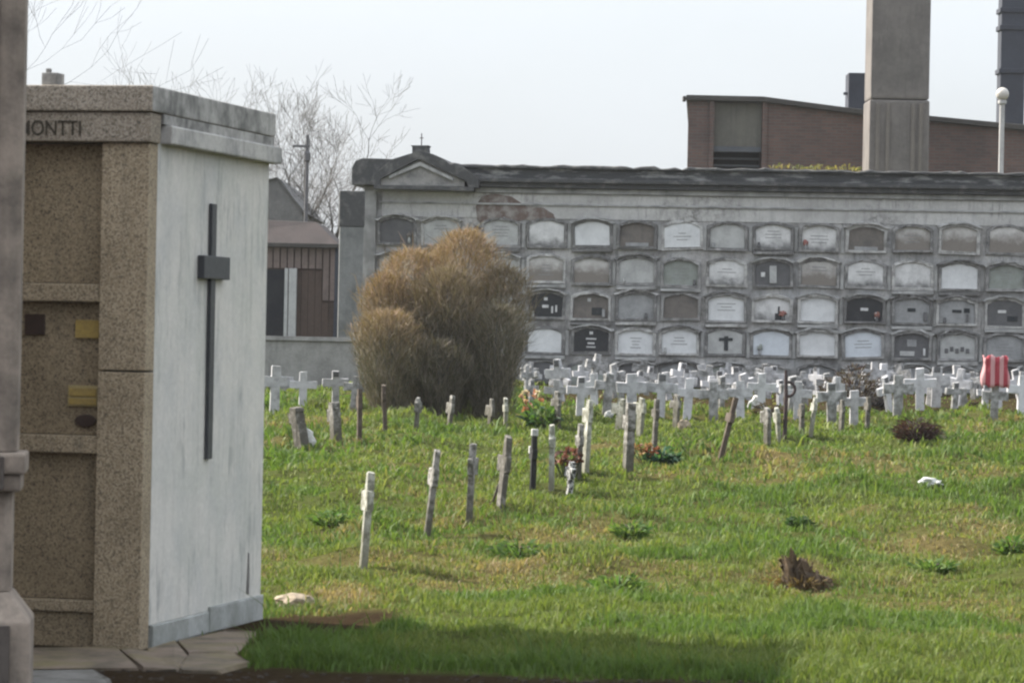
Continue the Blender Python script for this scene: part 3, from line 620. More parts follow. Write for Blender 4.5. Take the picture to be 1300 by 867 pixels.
# ------------------------------------------------------------------ niche wall
WX0, WY0, WS = -2.6, 58.05, -0.10
wdir = Vector((1, WS, 0)).normalized(); wn = Vector((WS, -1, 0)).normalized()
WANG = math.atan(WS)
def wl(px, py):
    """photo pixel -> (along, height) on the front plane of the niche wall"""
    a, b = ray(px, py)
    Y = (WY0-WS*WX0)/(1-WS*a)
    X = a*Y
    return ((X-WX0)*wdir.x+(Y-WY0)*wdir.y, EYE+b*Y)
def arch(w, h, rise, n=10):
    p = [(-w/2, -h/2), (w/2, -h/2), (w/2, h/2-rise)]
    r = (w*w/4+rise*rise)/(2*rise); cz = h/2-r; a0 = math.asin(w/2/r)
    for i in range(1, n):
        a = a0-2*a0*i/n; p.append((r*math.sin(a), cz+r*math.cos(a)))
    p.append((-w/2, h/2-rise)); return p
def niche_wall():
    t = thing('niche_wall', 'long weathered burial niche wall with arched slabs and a black cornice', 'niche wall', (WX0, WY0, 0), WANG)
    sL = wl(463, 300)[0]; sR = 15.5; g0 = 0.3
    zc0 = wl(800, 241)[1]; zc1 = wl(800, 212)[1]
    build(MB().box(sL, sR, 0.0, 2.3, g0, zc0), 'wall', M['wall'], t, 0.01)
    # plaster band under the cornice
    zb = wl(800, 281)[1]
    build(MB().box(sL+0.3, sR, -0.012, -0.001, zb+0.02, zc0-0.10), 'plaster_band', M['wall_top'], t)
    build(MB().box(sL+0.25, sR, -0.040, -0.002, wl(800, 262)[1]-0.015, wl(800, 262)[1]+0.02).box(sL, sR, -0.06, -0.002, zc0-0.09, zc0-0.005), 'moulding', M['moulding'], t, 0.008)
    # cornice in three bands
    sc = wl(450, 230)[0]
    h = zc1-zc0
    co = build(MB().box(sc+0.10, sR, -0.14, 2.4, zc0, zc0+h*0.22), 'cornice', M['cornice'], t, 0.01)
    build(MB().box(sc+0.10, sR, -0.20, 2.4, zc0+h*0.221, zc0+h*0.40), 'cornice_lip', M['cornice'], co, 0.015)
    build(MB().box(sc+0.10, sR, -0.10, 2.4, zc0+h*0.401, zc0+h*0.86), 'parapet', M['scratched'], t, 0.01)
    cq = random.Random(12); cp = MB(); N = 130
    hh_ = [zc1+cq.gauss(-.006, .010)-(0.03 if cq.random() < .06 else 0) for _ in range(N+1)]; yy_ = [-0.16+cq.gauss(0, .008) for _ in range(N+1)]
    vs_ = []
    for i_ in range(N+1):
        x_ = sc+0.10+(sR-sc-0.10)*i_/N
        vs_ += [(x_, yy_[i_], zc0+h*0.861), (x_, yy_[i_], hh_[i_]-.02), (x_, yy_[i_]+.02, hh_[i_]), (x_, 2.4, zc1), (x_, 2.4, zc0+h*0.861)]
    fs_ = [(a_*5+b_, a_*5+(b_+1) % 5, a_*5+5+(b_+1) % 5, a_*5+5+b_) for a_ in range(N) for b_ in range(5)]+[(0, 1, 2, 3, 4), tuple(N*5+c_ for c_ in (4, 3, 2, 1, 0))]
    cp.add(vs_, fs_); build(cp, 'coping', M['cornice'], t)
    # rounded end of the parapet and pediment
    P = lambda x, y: wl(x, y)
    def poly(pts, y0, y1, name, m, par=t, bev=0.008):
        return build(MB().prism([P(x, y) for x, y in pts][::-1], y0, y1), name, m, par, bev)
    poly([(449, 236), (449, 214), (454, 205), (462, 202), (474, 202), (500, 203), (508, 204), (508, 236)], -0.24, 1.2, 'parapet_end', M['cornice'], bev=0.02)
    pe = poly([(483, 236), (483, 229), (536, 203), (592, 231), (592, 238)], -0.252, 1.0, 'pediment', M['tympanum'])
    poly([(474, 236), (474, 227), (500, 204), (535, 193), (552, 197), (566, 203), (574, 210), (590, 213), (610, 228), (610, 240), (598, 240), (595, 232), (537, 204), (533, 204), (486, 229), (486, 237)], -0.33, 0.9, 'raking_cornice', M['cornice'], pe)
    poly([(497, 228), (497, 224), (536, 207), (578, 227), (578, 231), (536, 212)], -0.30, -0.255, 'raking_moulding', M['moulding'], pe, 0.004)
    poly([(478, 241), (478, 236), (604, 239), (604, 244)], -0.34, 0.5, 'pediment_base', M['cornice'], pe)
    fi = poly([(526, 203), (526, 188), (524, 186), (547, 186), (545, 188), (546, 203)], -0.30, 0.1, 'finial', M['cornice'], pe)
    x, zz = P(536, 186)
    build(MB().box(x-0.007, x+0.007, -0.11, -0.086, zz, P(536, 170)[1]).box(x-0.035, x+0.035, -0.105, -0.09, P(536, 176)[1]-0.006, P(536, 176)[1]+0.006), 'finial_cross', M['iron'], fi)
    # end pilaster
    build(MB().box(sL-0.02, sL+0.20, -0.05, 1.0, g0, zc0-0.002), 'end_pilaster', M['moulding'], t, 0.01)
    # bare bricks where plaster fell
    rough = [(606, 280), (604, 262), (612, 249), (628, 246), (650, 250), (668, 262), (690, 264), (703, 272), (706, 281), (686, 283), (668, 279), (650, 282), (640, 275), (628, 288), (618, 286)]
    poly(rough, -0.0165, -0.0125, 'bare_brick', M['brick_bare'], bev=0)
    poly([(598, 330), (596, 296), (604, 286), (612, 290), (610, 318), (606, 334)], -0.0075, -0.0015, 'bare_brick', M['brick_bare'], bev=0)
    # niches
    X1 = [505, 561, 636, 694, 752, 809, 866, 924, 982, 1040, 1100, 1160, 1218, 1278, 1337, 1396]
    rows = [297, 343, 388, 432, 476]
    tones = [
        ['dark', 'pale', 'pale', 'stained', 'white', 'brown', 'white', 'pale', 'stained', 'stained', 'brown', 'halfbrown', 'halfbrown', 'halfbrown', 'pale', 'grey'],
        ['pale', 'grey', 'pale', 'halfbrown', 'halfbrown', 'pale', 'green', 'stained', 'dark', 'halfbrown', 'stained', 'stained', 'white', 'green', 'white', 'white'],
        ['grey', 'pale', 'pale', 'black', 'brown', 'grey', 'brown', 'white', 'stained', 'white', 'black', 'grey', 'grey', 'dark', 'grey', 'white'],
        ['grey', 'pale', 'white', 'white', 'black', 'white', 'white', 'pale', 'blue', 'white', 'blue', 'dark', 'pale', 'grey', 'white', 'grey'],
        ['grey', 'grey', 'grey', 'dark', 'green', 'dark', 'grey', 'green', 'pale', 'grey', 'dark', 'grey', 'grey', 'dark', 'grey', 'pale']]
    q = random.Random(3)
    for r in range(5):
        for c in range(16):
            s, z = wl(X1[c]-0.022*(rows[r]-297), rows[r]+0.0165*(X1[c]-752))
            w, hh, rise = 0.655*q.uniform(.97, 1.03), 0.47*q.uniform(.96, 1.04), 0.085
            inner = arch(w-0.05, hh-0.05, rise*0.92); outer = arch(w+0.045, hh+0.04, rise)
            fr = build(MB().ring([(x, zz) for x, zz in outer], inner, -0.055+q.uniform(-.02, .02), -0.0005), 'niche_frame', M[q.choice(('frame', 'frame', 'frame_light', 'frame_light', 'frame_dark'))], t, 0.006, loc=(s+q.gauss(0, .008), 0, z+q.gauss(0, .010)), rot=(0, q.gauss(0, .012), 0), seg=1, chip=.006, seed=r*20+c)
            tone = tones[r][c]
            sl_ = build(MB().prism(arch(w-0.054, hh-0.054, rise*0.92), -0.022, -0.001), 'slab', M['slab_'+tone], fr)
            # raised lip along the arch of some niches
            if q.random() < 0.55:
                a1 = arch(w+0.13, hh+0.10, rise*1.05)[2:]; a2 = arch(w+0.05, hh+0.045, rise)[2:]
                build(MB().prism(a1+a2[::-1], -0.09, -0.001), 'hood_mould', M[q.choice(('frame_dark', 'moulding', 'frame_light'))], fr, chip=.007, seed=r*31+c)
            mk = []
            y0, y1 = -0.034, -0.0222
            def mark(x0, x1, z0, z1, m='white_mark', name='inscription', yy=y0):
                build(MB().box(x0, x1, yy, y1, z0, z1), name, M[m], sl_, 0.002)
            if (r, c) == (2, 3):
                mark(-.03, .03, .08, .13); mark(-.06, .05, -.05, .0); mark(.10, .13, -.14, -.02); mark(.17, .20, -.12, 0)
            if (r, c) == (3, 4):
                mark(-.03, .03, .10, .15); mark(-.09, .09, .01, .035); mark(-.06, .06, -.07, -.04); mark(-.08, .08, -.13, -.11)
            if (r, c) == (2, 10):
                mark(-.07, .06, -.02, .03); mark(.18, .22, -.15, -.04, 'white_mark', 'vase', -.06)
            if (r, c) == (2, 11):
                mark(-.08, .06, -.02, .04, 'dark_mark'); mark(.20, .26, -.17, -.02, 'slab_dark', 'vase', -.06)
            if (r, c) == (2, 12):
                mark(-.08, .08, -.02, .03, 'dark_mark'); mark(.12, .22, -.02, .06, 'dark_mark'); mark(.16, .20, -.17, -.04, 'slab_dark', 'vase', -.06)
            if (r, c) == (2, 13):
                mark(-.12, .02, .0, .05); mark(.04, .22, -.14, -.05, 'dark_mark')
            if (r, c) == (2, 4):
                mark(-.06, .0, .08, .14, 'slab_pale'); mark(.02, .2, -.15, -.02, 'dark_mark'); mark(.2, .25, -.18, -.05, 'slab_grey', 'vase', -.06)
            if (r, c) == (1, 8):
                mark(-.05, .07, -.17, .13, 'slab_pale', 'vase', -.05); mark(-.2, -.13, -.06, .02)
            if (r, c) == (2, 8):
                mark(.05, .22, -.2, -.08, 'dark_mark'); mark(.10, .13, -.08, .04, 'dark_mark')
            if (r, c) == (3, 7):
                mark(-.11, .13, .02, .07, 'dark_mark', 'small_cross'); mark(-.02, .05, -.15, .10, 'dark_mark', 'small_cross', y0-.003)
            if (r, c) == (3, 11):
                mark(-.08, .08, -.02, .10, 'slab_grey'); mark(.2, .235, -.17, -.05, 'white_mark', 'vase', -.06); mark(-.2, .05, -.18, -.1, 'slab_pale')
            if (r, c) == (3, 12):
                for j in range(5): mark(-.22+.09*j, -.16+.09*j, -.12+.03*(j % 2), -.04+.03*(j % 2), 'slab_dark')
            if (r, c) in ((0, 10), (0, 5)):
                mark(-.2, .2, -.2, -.14, 'slab_grey')
            if tone in ('white', 'blue', 'pale', 'grey', 'green', 'stained', 'halfbrown') and not mk and (r, c) not in ((3, 7), (2, 11), (2, 12), (3, 12), (2, 8), (3, 8)) and q.random() < 0.6:
                n_ = q.randint(2, 4); z_ = q.uniform(.02, .12)
                for e_ in range(n_):
                    l_ = q.uniform(.06, .17); mark(-l_, l_, z_-.055*e_-.010, z_-.055*e_+.004, 'engraved', 'inscription', -.0235)
            if r < 4 and q.random() < 0.30:
                x_ = q.choice((-1, 1))*q.uniform(.18, .25)
                vb = MB().lathe([(.016, -hh/2+.015), (.028, -hh/2+.05), (.02, -hh/2+.10), (.024, -hh/2+.12)], 8)
                vo_ = build(vb, 'vase', M[q.choice(('slab_dark', 'slab_grey', 'slab_pale'))], sl_, loc=(x_, -.055, 0))
                if q.random() < .5: build(MB().blob((0, 0, -hh/2+.15), (.05, .04, .045), r*9+c, 2, .5), 'blooms', M[q.choice(('bloom', 'slab_green', 'slab_brown'))], vo_)
            # ledge below some niches
            if q.random() < 0.4:
                build(MB().box(-w/2-0.02, w/2+0.02, -0.075, -0.0008, -hh/2-0.085, -hh/2-0.03), 'sill', M[q.choice(('moulding', 'frame_dark', 'frame_light'))], fr, 0.006, chip=.006)
    # grimy joints between the columns
    j = MB()
    for c in range(15):
        for r in range(4):
            s, z = wl((X1[c]+X1[c+1])/2-0.022*(rows[r]-297), rows[r]+0.0165*(X1[c]-752))
            if q.random() < 0.55: j.box(s-0.03, s+0.03, -0.022, -0.0009, z-0.27, z+0.16)
    build(j, 'joint_strip', M['moulding'], t, 0.004)
niche_wall()

# ------------------------------------------------------------------ blades/leaf clumps for plants
def sprig_mesh(name, n, fn, mat):
    """fn(i) -> base, dir, length, width, colour, droop ; each sprig a bent 3-quad ribbon"""
    V = np.zeros((n*6, 3)); C = np.zeros((n*6, 3)); k = 0
    for i in range(n):
        b, d, l, w, c, dr = fn(i)
        d = d.normalized(); s = d.cross(Vector((random.uniform(-1, 1), random.uniform(-1, 1), random.uniform(-1, 1))))
        if s.length < 1e-4: s = Vector((1, 0, 0))
        s = s.normalized()*(w/2)
        m = b+d*l*0.5; e = b+d*l+Vector((0, 0, -dr*l)); m = m+Vector((0, 0, dr*l*0.1))
        for p, f in ((b, 0.7), (m, 1.0), (e, 0.25)):
            V[k] = p-s*f; V[k+1] = p+s*f; C[k] = c; C[k+1] = c; k += 2
    i = np.arange(n)*6
    Q = np.concatenate([np.stack([i, i+1, i+3, i+2], 1), np.stack([i+2, i+3, i+5, i+4], 1)])
    return npmesh(name, V, Q, np.zeros((0, 3), int), mat, C)

def big_shrub():
    base = ghit(560, 526); Y = base.y; k = Y/F
    t = thing('shrub', 'large rust and olive feathery evergreen shrub browning at its tips', 'shrub', base)
    def lp(px, py): 
        p = at(px, py, Y); return p-base
    # columns of upright growth: (foot px, top px, top py, half width px, depth offset m)
    cols = [(575, 590, 291, 50, .30, .95), (535, 524, 316, 50, .10, .95), (508, 492, 348, 38, -.15, .95), (503, 494, 394, 42, -.85, .8), (625, 640, 338, 36, .10, .35),
            (618, 634, 388, 34, -.60, .10), (560, 570, 340, 44, -.40, .45), (482, 470, 408, 18, 0, .9), (560, 556, 430, 40, -.75, .05)]
    wts = [c[3]*(525-c[2]) for c in cols]; tot = sum(wts)
    st = MB()
    data = []
    q = random.Random(8)
    for (fx, tx, ty, hw, dy, rust), w in zip(cols, wts):
        f = lp(fx, 524); f.y = dy*0.7; f.z = -0.03; top = lp(tx, ty); top.y = dy
        r = hw*k
        st.tube([f, f.lerp(top, .4)+Vector((q.uniform(-.05, .05), 0, 0)), f.lerp(top, .85)], [0.035, 0.025, 0.008], 5)
        for j in range(6):
            u = q.uniform(.15, .6); a = q.uniform(0, 2*PI)
            p0 = f.lerp(top, u); p1 = p0+Vector((math.cos(a)*r*.7, math.sin(a)*r*.7, q.uniform(.3, .7)))
            st.tube([p0, p0.lerp(p1, .5)+Vector((0, 0, -.04)), p1], [0.016, 0.012, 0.005], 4)
        data.append((f, top, r, rust))
    olive = Vector((0.125, 0.108, 0.075)); green = Vector((0.080, 0.082, 0.056)); rustc = Vector((0.24, 0.155, 0.092)); gold = Vector((0.25, 0.185, 0.085)); grey = Vector((0.165, 0.14, 0.115)); pink = Vector((0.29, 0.20, 0.155))
    def fn(i):
        f, top, r, rust = q.choices(data, wts)[0]
        u = q.random()**0.9
        a = q.uniform(0, 2*PI); rad = q.random()**0.28
        prof = (0.60+0.40*sst(u/0.6)) if u < .74 else math.sqrt(max(0, 1-((u-.74)/.262)**2))
        lump = 1+0.17*math.sin(a*3+u*7+r*40)+0.12*math.sin(a*7+u*17)+0.10*math.sin(a*13-u*31+r*70)
        rr = r*prof*rad*lump
        c = f.lerp(top, u)
        p = c+Vector((math.cos(a)*rr, math.sin(a)*rr*0.9, -0.06))
        out = Vector((math.cos(a), math.sin(a), 0))
        d = Vector((0, 0, 1))*q.uniform(.7, 1.3)+out*q.uniform(0.0, .6)*(0.3+u)+Vector((q.gauss(0, .34), q.gauss(0, .34), q.gauss(0, .22)))*(0.6+0.8*u)
        l = q.uniform(.10, .26)*(1.15-0.4*u)
        h = u*(top.z-f.z)/2.6+0.25*(u-0.5)
        tip = rust*sst((u*0.75+0.35*(f.z+(top.z-f.z)*u)/2.6-0.50)/0.40+0.5*(rad-0.85)+q.gauss(0, .20))
        x = q.random()
        base_c = olive.lerp(green, x) if q.random() < .6 else grey
        tipc = rustc.lerp(gold, x) if q.random() < .7 else pink
        cc = base_c.lerp(tipc, min(1, max(0, tip)))*q.uniform(.65, 1.3)
        if q.random() < .035: l *= q.uniform(1.5, 2.4)
        return p, d, l, q.uniform(.004, .0085), cc, q.uniform(0, .4)
    link('foliage', sprig_mesh('foliage', 62000, fn, M['needle']), t)
    for j in range(70):
        f, top, r, rust = q.choices(data, wts)[0]
        u = q.uniform(.35, .97); a = q.uniform(0, 2*PI); c = f.lerp(top, u); rr = r*q.uniform(.6, .95)
        p0 = c+Vector((math.cos(a)*rr*.5, math.sin(a)*rr*.5, -.2)); p1 = c+Vector((math.cos(a)*rr*1.1, math.sin(a)*rr*1.1, q.uniform(.0, .22)))
        st.tube([p0, p0.lerp(p1, .55)+Vector((0, 0, .03)), p1], [.006, .004, .002], 4)
    build(st, 'stem', M['bark'], t)
def sst(x):
    x = max(0, min(1, x)); return x*x*(3-2*x)
big_shrub()

# ------------------------------------------------------------------ crosses
def cross_mesh(name, h, w, sw, th, arm, armz, mat, seed, taper=1.0, flare=0.0, far=1.0):
    """h height above ground, w arm span, sw shaft width, th thickness, arm height, armz centre height"""
    q = random.Random(seed)
    hs, ha = sw/2, arm/2
    j = lambda s=0.006: q.uniform(-s, s)
    b = hs*taper; wf = w/2*far; ht = hs*(0.82 if far < 1 else 1.0)
    pl = [(-b, -0.18), (b, -0.18), (hs+j(), armz-ha+j()), (w/2+j(), armz-ha-flare+j()), (w/2+j(.012), armz+ha+flare+j()), (hs+j(), armz+ha+j()), (ht+j(), h+j(.01)), (-ht+j(), h-abs(j(.02))), (-hs+j(), armz+ha+j()), (-wf+j(.012), armz+ha+flare+j()), (-wf+j(), armz-ha-flare+j()), (-hs+j(), armz-ha+j())]
    return MB().prism(pl, -th/2, th/2).mesh(name, mat, 0.009, chip=0.0022, seed=seed)

ROWG = 'small crosses standing edge on in the grass'
M['cross_bright0'] = weathered('worn_white_tip', (0.45, 0.45, 0.44), (0.2, 0.2, 0.19), 20)
def edge_cross(bx, by, tx, ty, mat, label, w=0.27, sw=0.062, th=0.046, yaw=12, arm=0.09, armz=0.66, group=ROWG, chip=0, name='grave_cross', side=1):
    p = ghit(bx, by); k = p.y/F
    h = (by-ty)*k
    lean = (tx-bx)*k - 0.021*h
    me = cross_mesh(name, h, w, sw, th, min(arm, .13), armz*h, mat, int(bx*7+by), far=.5)
    o = link(name, me, None, p)
    R1 = Matrix.Rotation(R(90+yaw*side), 4, 'Z')
    tilt = Matrix.Rotation(math.atan2(lean, h), 4, 'Y')
    o.rotation_euler = (tilt @ R1).to_euler()
    tag(o, label, 'grave cross', group)
    return o
G = lambda n: M['cross_'+n]
edge_cross(461, 722, 471, 598, G('mossy'), 'nearest pale mossy cross, alone in the lawn beside the whitewashed tomb', yaw=14, armz=.70, arm=.16)
edge_cross(542, 680, 556, 570, G('grey'), 'speckled grey cross leaning right, second in line after the nearest pale one', yaw=12, armz=.68, arm=.16)
edge_cross(595, 667, 601, 563, G('grey'), 'slim upright grey cross between the leaning speckled one and the dark thick one', yaw=-12, armz=.72, arm=.18)
edge_cross(635, 648, 646, 553, G('dark'), 'thick dark lichen covered cross with a stick leaning on its left', yaw=20, sw=.10, armz=.62, arm=.20)
edge_cross(676, 624, 679, 547, G('black'), 'narrow black painted cross with worn white tips', yaw=8, sw=.06, th=.05, armz=.6)
bk_ = [o_ for o_ in COL.objects if o_.get('label', '').startswith('narrow black painted')][0]
hb_ = max(v_.co.z for v_ in bk_.data.vertices)
build(MB().box(-.034, .034, -.030, .030, hb_-.05, hb_+.012), 'white_tip', G('bright0'), bk_, .008)
build(MB().box(.075, .140, -.031, .031, hb_*.6+.005, hb_*.6+.072), 'white_tip', G('bright0'), bk_, .008)
edge_cross(700, 620, 701, 540, G('mossy'), 'straight pale greenish cross right of the black painted one', yaw=-6, sw=.075, armz=.72)
edge_cross(722, 633, 727, 585, G('chipped'), 'short cross mottled in black and white below the red brown wreath', yaw=16, sw=.08, armz=.68)
edge_cross(734, 606, 738, 538, G('grey'), 'grey cross just behind the black and white mottled short one', yaw=10, sw=.08, armz=.68)
edge_cross(743, 600, 749, 508, G('mossy'), 'tall pale cross with a white top behind the red brown wreath', yaw=18, sw=.10, armz=.78, arm=.18)
edge_cross(797, 598, 801, 512, G('grey'), 'stout grey cross with a dark foot left of the orange flowers', yaw=14, sw=.12, th=.08, armz=.72, arm=.22)
edge_cross(830, 580, 834, 506, G('dark'), 'dark slender cross right behind the orange flowers', yaw=10, sw=.09, armz=.74)
edge_cross(915, 582, 935, 502, G('brown'), 'thin dark wooden cross leaning strongly right by itself', yaw=10, sw=.06, th=.05, w=.3, armz=.66)
edge_cross(974, 568, 974, 517, G('grey'), 'grey cross with a bright left edge in the close pair by the iron rod', yaw=24, sw=.10, armz=.74, arm=.14)
edge_cross(989, 560, 986, 517, G('mossy'), 'white edged cross nearest to the thin iron rod', yaw=8, sw=.08, armz=.7, arm=.12)
edge_cross(1018, 552, 1018, 512, G('dark'), 'low blackened cross right of the thin iron rod', yaw=10, sw=.09, armz=.7)
edge_cross(1029, 553, 1036, 503, G('mossy'), 'pale narrow cross leaning right beside the low blackened one', yaw=6, sw=.07, armz=.72)
edge_cross(1068, 548, 1070, 507, G('grey'), 'grey worn cross in front of the broad white crosses', yaw=16, sw=.08, armz=.7)
edge_cross(1101, 547, 1103, 503, G('dark'), 'dark cross with green moss left of the dried maroon bush', yaw=10, sw=.09, armz=.7)
LG = 'small crosses in the line in front of the shrub'
edge_cross(384, 569, 376, 516, G('dark'), 'thick blackened cross leaning left with a pale broken stone at its foot', yaw=30, sw=.17, th=.10, armz=.74, arm=.2, group=LG)
edge_cross(427, 560, 424, 510, G('grey'), 'speckled dark grey cross second from the tomb in the shrub line', yaw=24, sw=.13, th=.09, armz=.66, arm=.18, group=LG)
edge_cross(456, 557, 457, 493, G('brown'), 'dark brown cross at the left foot of the shrub', yaw=10, sw=.10, armz=.72, arm=.2, group=LG)
edge_cross(489, 548, 487, 489, G('brown'), 'thin brown cross before the dark left part of the shrub', yaw=5, sw=.06, th=.05, armz=.75, group=LG)
edge_cross(528, 546, 531, 504, G('grey'), 'grey cross with a smooth face before the middle of the shrub', yaw=-14, sw=.09, armz=.7, arm=.2, group=LG)
edge_cross(570, 544, 575, 501, G('grey'), 'pale topped cross leaning right before the shrub foot', yaw=20, sw=.09, armz=.6, arm=.2, group=LG)
edge_cross(622, 541, 625, 506, G('grey'), 'small grey cross before the right part of the shrub', yaw=26, sw=.08, armz=.55, arm=.14, group=LG)
edge_cross(642, 545, 642, 505, G('mossy'), 'narrow pale cross at the right foot of the shrub', yaw=8, sw=.08, armz=.66, group=LG)
edge_cross(708, 546, 708, 496, G('grey'), 'grey cross behind the green leafy plant', yaw=30, sw=.09, armz=.7, group=LG)
edge_cross(786, 545, 790, 505, G('mossy'), 'pale cross with a rounded face between the shrub and the stout grey cross', yaw=55, sw=.10, armz=.66, arm=.16, group=LG)
edge_cross(812, 552, 815, 505, G('mossy'), 'pale cross right behind the stout grey cross', yaw=40, sw=.09, armz=.72, arm=.12, group=LG)
edge_cross(858, 543, 860, 500, G('grey'), 'grey cross standing right of the dark slender one', yaw=30, sw=.09, armz=.68, group=LG)

# white crosses facing the viewer
WG = 'white crosses crowded before the niche wall'
M['cross_dirty'] = weathered('cross_dirty_white', (0.39, 0.39, 0.395), (0.13, 0.13, 0.125), 10, (0.40, 0.62), 0.6, 50, (0.09, 0.09, 0.08), 0.4, 0.7, zstain=((0.13, 0.125, 0.10), 1.2, 0.30))
M['cross_bright'] = weathered('cross_fresh_white', (0.50, 0.50, 0.52), (0.30, 0.30, 0.305), 8, (0.46, 0.70), 0.35, 50, (0.2, 0.2, 0.19), 0.3, 0.55)
bases = [cross_mesh('white_cross', 0.60*hk, wk, swk, 0.075, ak, zk, G(mk_), s, 1.0, fl) for s, fl, hk, wk, swk, ak, zk, mk_ in (
    (1, 0, 1, .44, .125, .13, .40, 'white'), (2, 0, 1, .46, .12, .12, .38, 'bright'), (3, .012, 1, .42, .13, .13, .41, 'dirty'), (4, 0, .97, .40, .14, .14, .39, 'white'),
    (5, 0, 1.05, .38, .11, .11, .43, 'dirty'), (6, .01, 1, .45, .125, .13, .40, 'dirty'), (7, 0, .92, .43, .135, .13, .36, 'bright'))]
plate = MB().box(-0.045, 0.045, -0.046, -0.0395, 0.50, 0.58).mesh('name_plate', M['slab_dark'], 0.003)
def white_cross(p, s, yaw, tilt, label, i, pl=False, group=WG, hs=1.0):
    o = link('white_cross', bases[i % 7], None, p)
    o.rotation_euler = (R(random.uniform(-5, 5)), R(tilt), R(yaw)); o.scale = (s, s, s*hs)
    tag(o, label, 'grave cross', group)
    if pl: link('name_plate', plate, o)
    return o
FW = [(348, 525, 462, 'white cross nearest to the tomb edge, before the low concrete wall', 0, 0), (384, 518, 470, 'white cross second from the tomb, before the low concrete wall', 1, 0), (426, 516, 469, 'white cross with a dark name plate on its head before the low wall', 0, 1), (449, 522, 476, 'white cross half hidden by the left edge of the shrub', 2, 0),
      (706, 524, 480, 'foremost white cross right of the green leafy plant', 0, 0), (736, 526, 476, 'foremost white cross behind the tall pale cross with white top', 1, 1), (770, 525, 472, 'foremost white cross left of the stout grey cross', 2, 0),
      (802, 529, 470, 'foremost white cross directly behind the stout grey cross', 3, 0), (838, 530, 472, 'foremost white cross behind the dark slender cross', 0, 1), (872, 532, 478, 'foremost white cross left of the thin leaning wooden cross', 1, 0),
      (906, 537, 482, 'broad white cross just left of the thin leaning wooden cross', 2, 0), (940, 530, 480, 'foremost white cross right of the thin leaning wooden cross', 3, 0), (966, 522, 472, 'foremost white cross above the white litter bundle', 1, 0),
      (1012, 532, 482, 'white cross right of the iron rod, before the dry brown thicket', 0, 0), (1056, 541, 484, 'large bright white cross before the dry brown thicket', 2, 1), (1084, 540, 492, 'white cross right beside the large bright one by the thicket', 3, 0),
      (1108, 502, 458, 'white cross above the dark wreath, right of the dry thicket', 0, 0), (1140, 532, 474, 'white cross directly behind the dried maroon bush', 2, 0), (1168, 520, 465, 'white cross behind and right of the dried maroon bush', 1, 0),
      (1188, 516, 462, 'white cross left of the two widest gaps by the striped cloth', 3, 1), (1215, 512, 462, 'foremost white cross left of the striped red cloth', 0, 0), (1262, 535, 486, 'white cross standing under the red and white striped cloth', 2, 0), (1296, 528, 474, 'white cross at the right frame edge beside the striped cloth', 1, 0)]
occupied = []
for i, (px, by, ty, lab, v_, pl) in enumerate(FW):
    p = ghit(px, by); s = (by-ty)*p.y/F/0.62
    white_cross(p, min(1.25, s), random.uniform(-12, 12), random.uniform(-3, 4), lab, v_, pl, hs=1.0)
    occupied.append((p.x, p.y))
ords = 'first second third fourth fifth sixth seventh eighth ninth tenth eleventh twelfth thirteenth fourteenth fifteenth sixteenth seventeenth eighteenth nineteenth twentieth'.split()
rowsY = [('rearmost row along the niche wall', 56.2), ('row next to the rearmost', 54.6), ('fourth row from the lawn', 53.0), ('third row from the lawn', 51.2), ('second row from the lawn', 49.3), ('loose row just behind the foremost', 47.6)]
for ri, (rn, Yr) in enumerate(rowsY):
    x0 = at(672, 500, Yr).x; x1 = at(1296, 500, Yr).x; n = int((x1-x0)/0.46); cnt = 0
    for i in range(n+1):
        X = x0+(x1-x0)*i/n+random.uniform(-.12, .12); Yy = Yr-0.1*(X+2.6)*0.6+random.uniform(-.3, .3)
        if random.random() < 0.08: continue
        if any(abs(X-a) < .3 and abs(Yy-b) < .5 for a, b in occupied): continue
        occupied.append((X, Yy))
        white_cross(Vector((X, Yy, float(gz(X, Yy)))), random.uniform(.64, .94), random.uniform(-45, 45), random.gauss(0, 7), '%s white cross from the shrub in the %s' % (ords[cnt], rn), random.randrange(7), random.random() < 0.45, hs=random.uniform(.85, 1.2))
        cnt += 1

# ------------------------------------------------------------------ plants, flowers, litter among the graves
def leafy(px, py, wpx, hpx, n, cols, name, label, cat, leaf=(0.03, 0.10), spread=0.9, stemm=True, up=0.8, group=None):
    p = ghit(px, py); k = p.y/F; w = wpx*k/2; h = hpx*k
    q = random.Random(int(px*3+py))
    t = thing(name, label, cat, p, 0, group)
    def fn(i):
        a = q.uniform(0, 2*PI); r = q.random()**.5; u = q.random()
        b = Vector((math.cos(a)*w*r*spread*(0.6+0.4*u), math.sin(a)*w*r*spread*(0.6+0.4*u), h*u*(1-0.6*r)))
        d = Vector((math.cos(a)*q.uniform(.3, 1.1), math.sin(a)*q.uniform(.3, 1.1), q.uniform(-.1, 1.0)*up+.15))
        c = Vector(cols[q.randrange(len(cols))])*q.uniform(.75, 1.25)
        return b, d, q.uniform(.4, 1.2)*leaf[1]*(.75 if name == 'weed_clump' else 1), q.uniform(.7, 1.3)*leaf[0], c, q.uniform(.0, .4)
    link('foliage', sprig_mesh('foliage', n, fn, M['leaf']), t)
    if stemm:
        st = MB()
        for j in range(6):
            a = q.uniform(0, 2*PI); e = Vector((math.cos(a)*w*.5, math.sin(a)*w*.5, h*.7))
            st.tube([(0, 0, -.03), e*.5+Vector((0, 0, .03)), e], [.008, .006, .003], 4)
        build(st, 'stem', M['iron'], t)
    return t
GR = [(0.075, 0.13, 0.03), (0.12, 0.165, 0.05), (0.055, 0.11, 0.026)]
DKB = [(0.030, 0.012, 0.013), (0.042, 0.018, 0.018), (0.022, 0.016, 0.014), (0.04, 0.025, 0.02)]
BRN = [(0.055, 0.04, 0.03), (0.075, 0.055, 0.04), (0.04, 0.035, 0.03)]
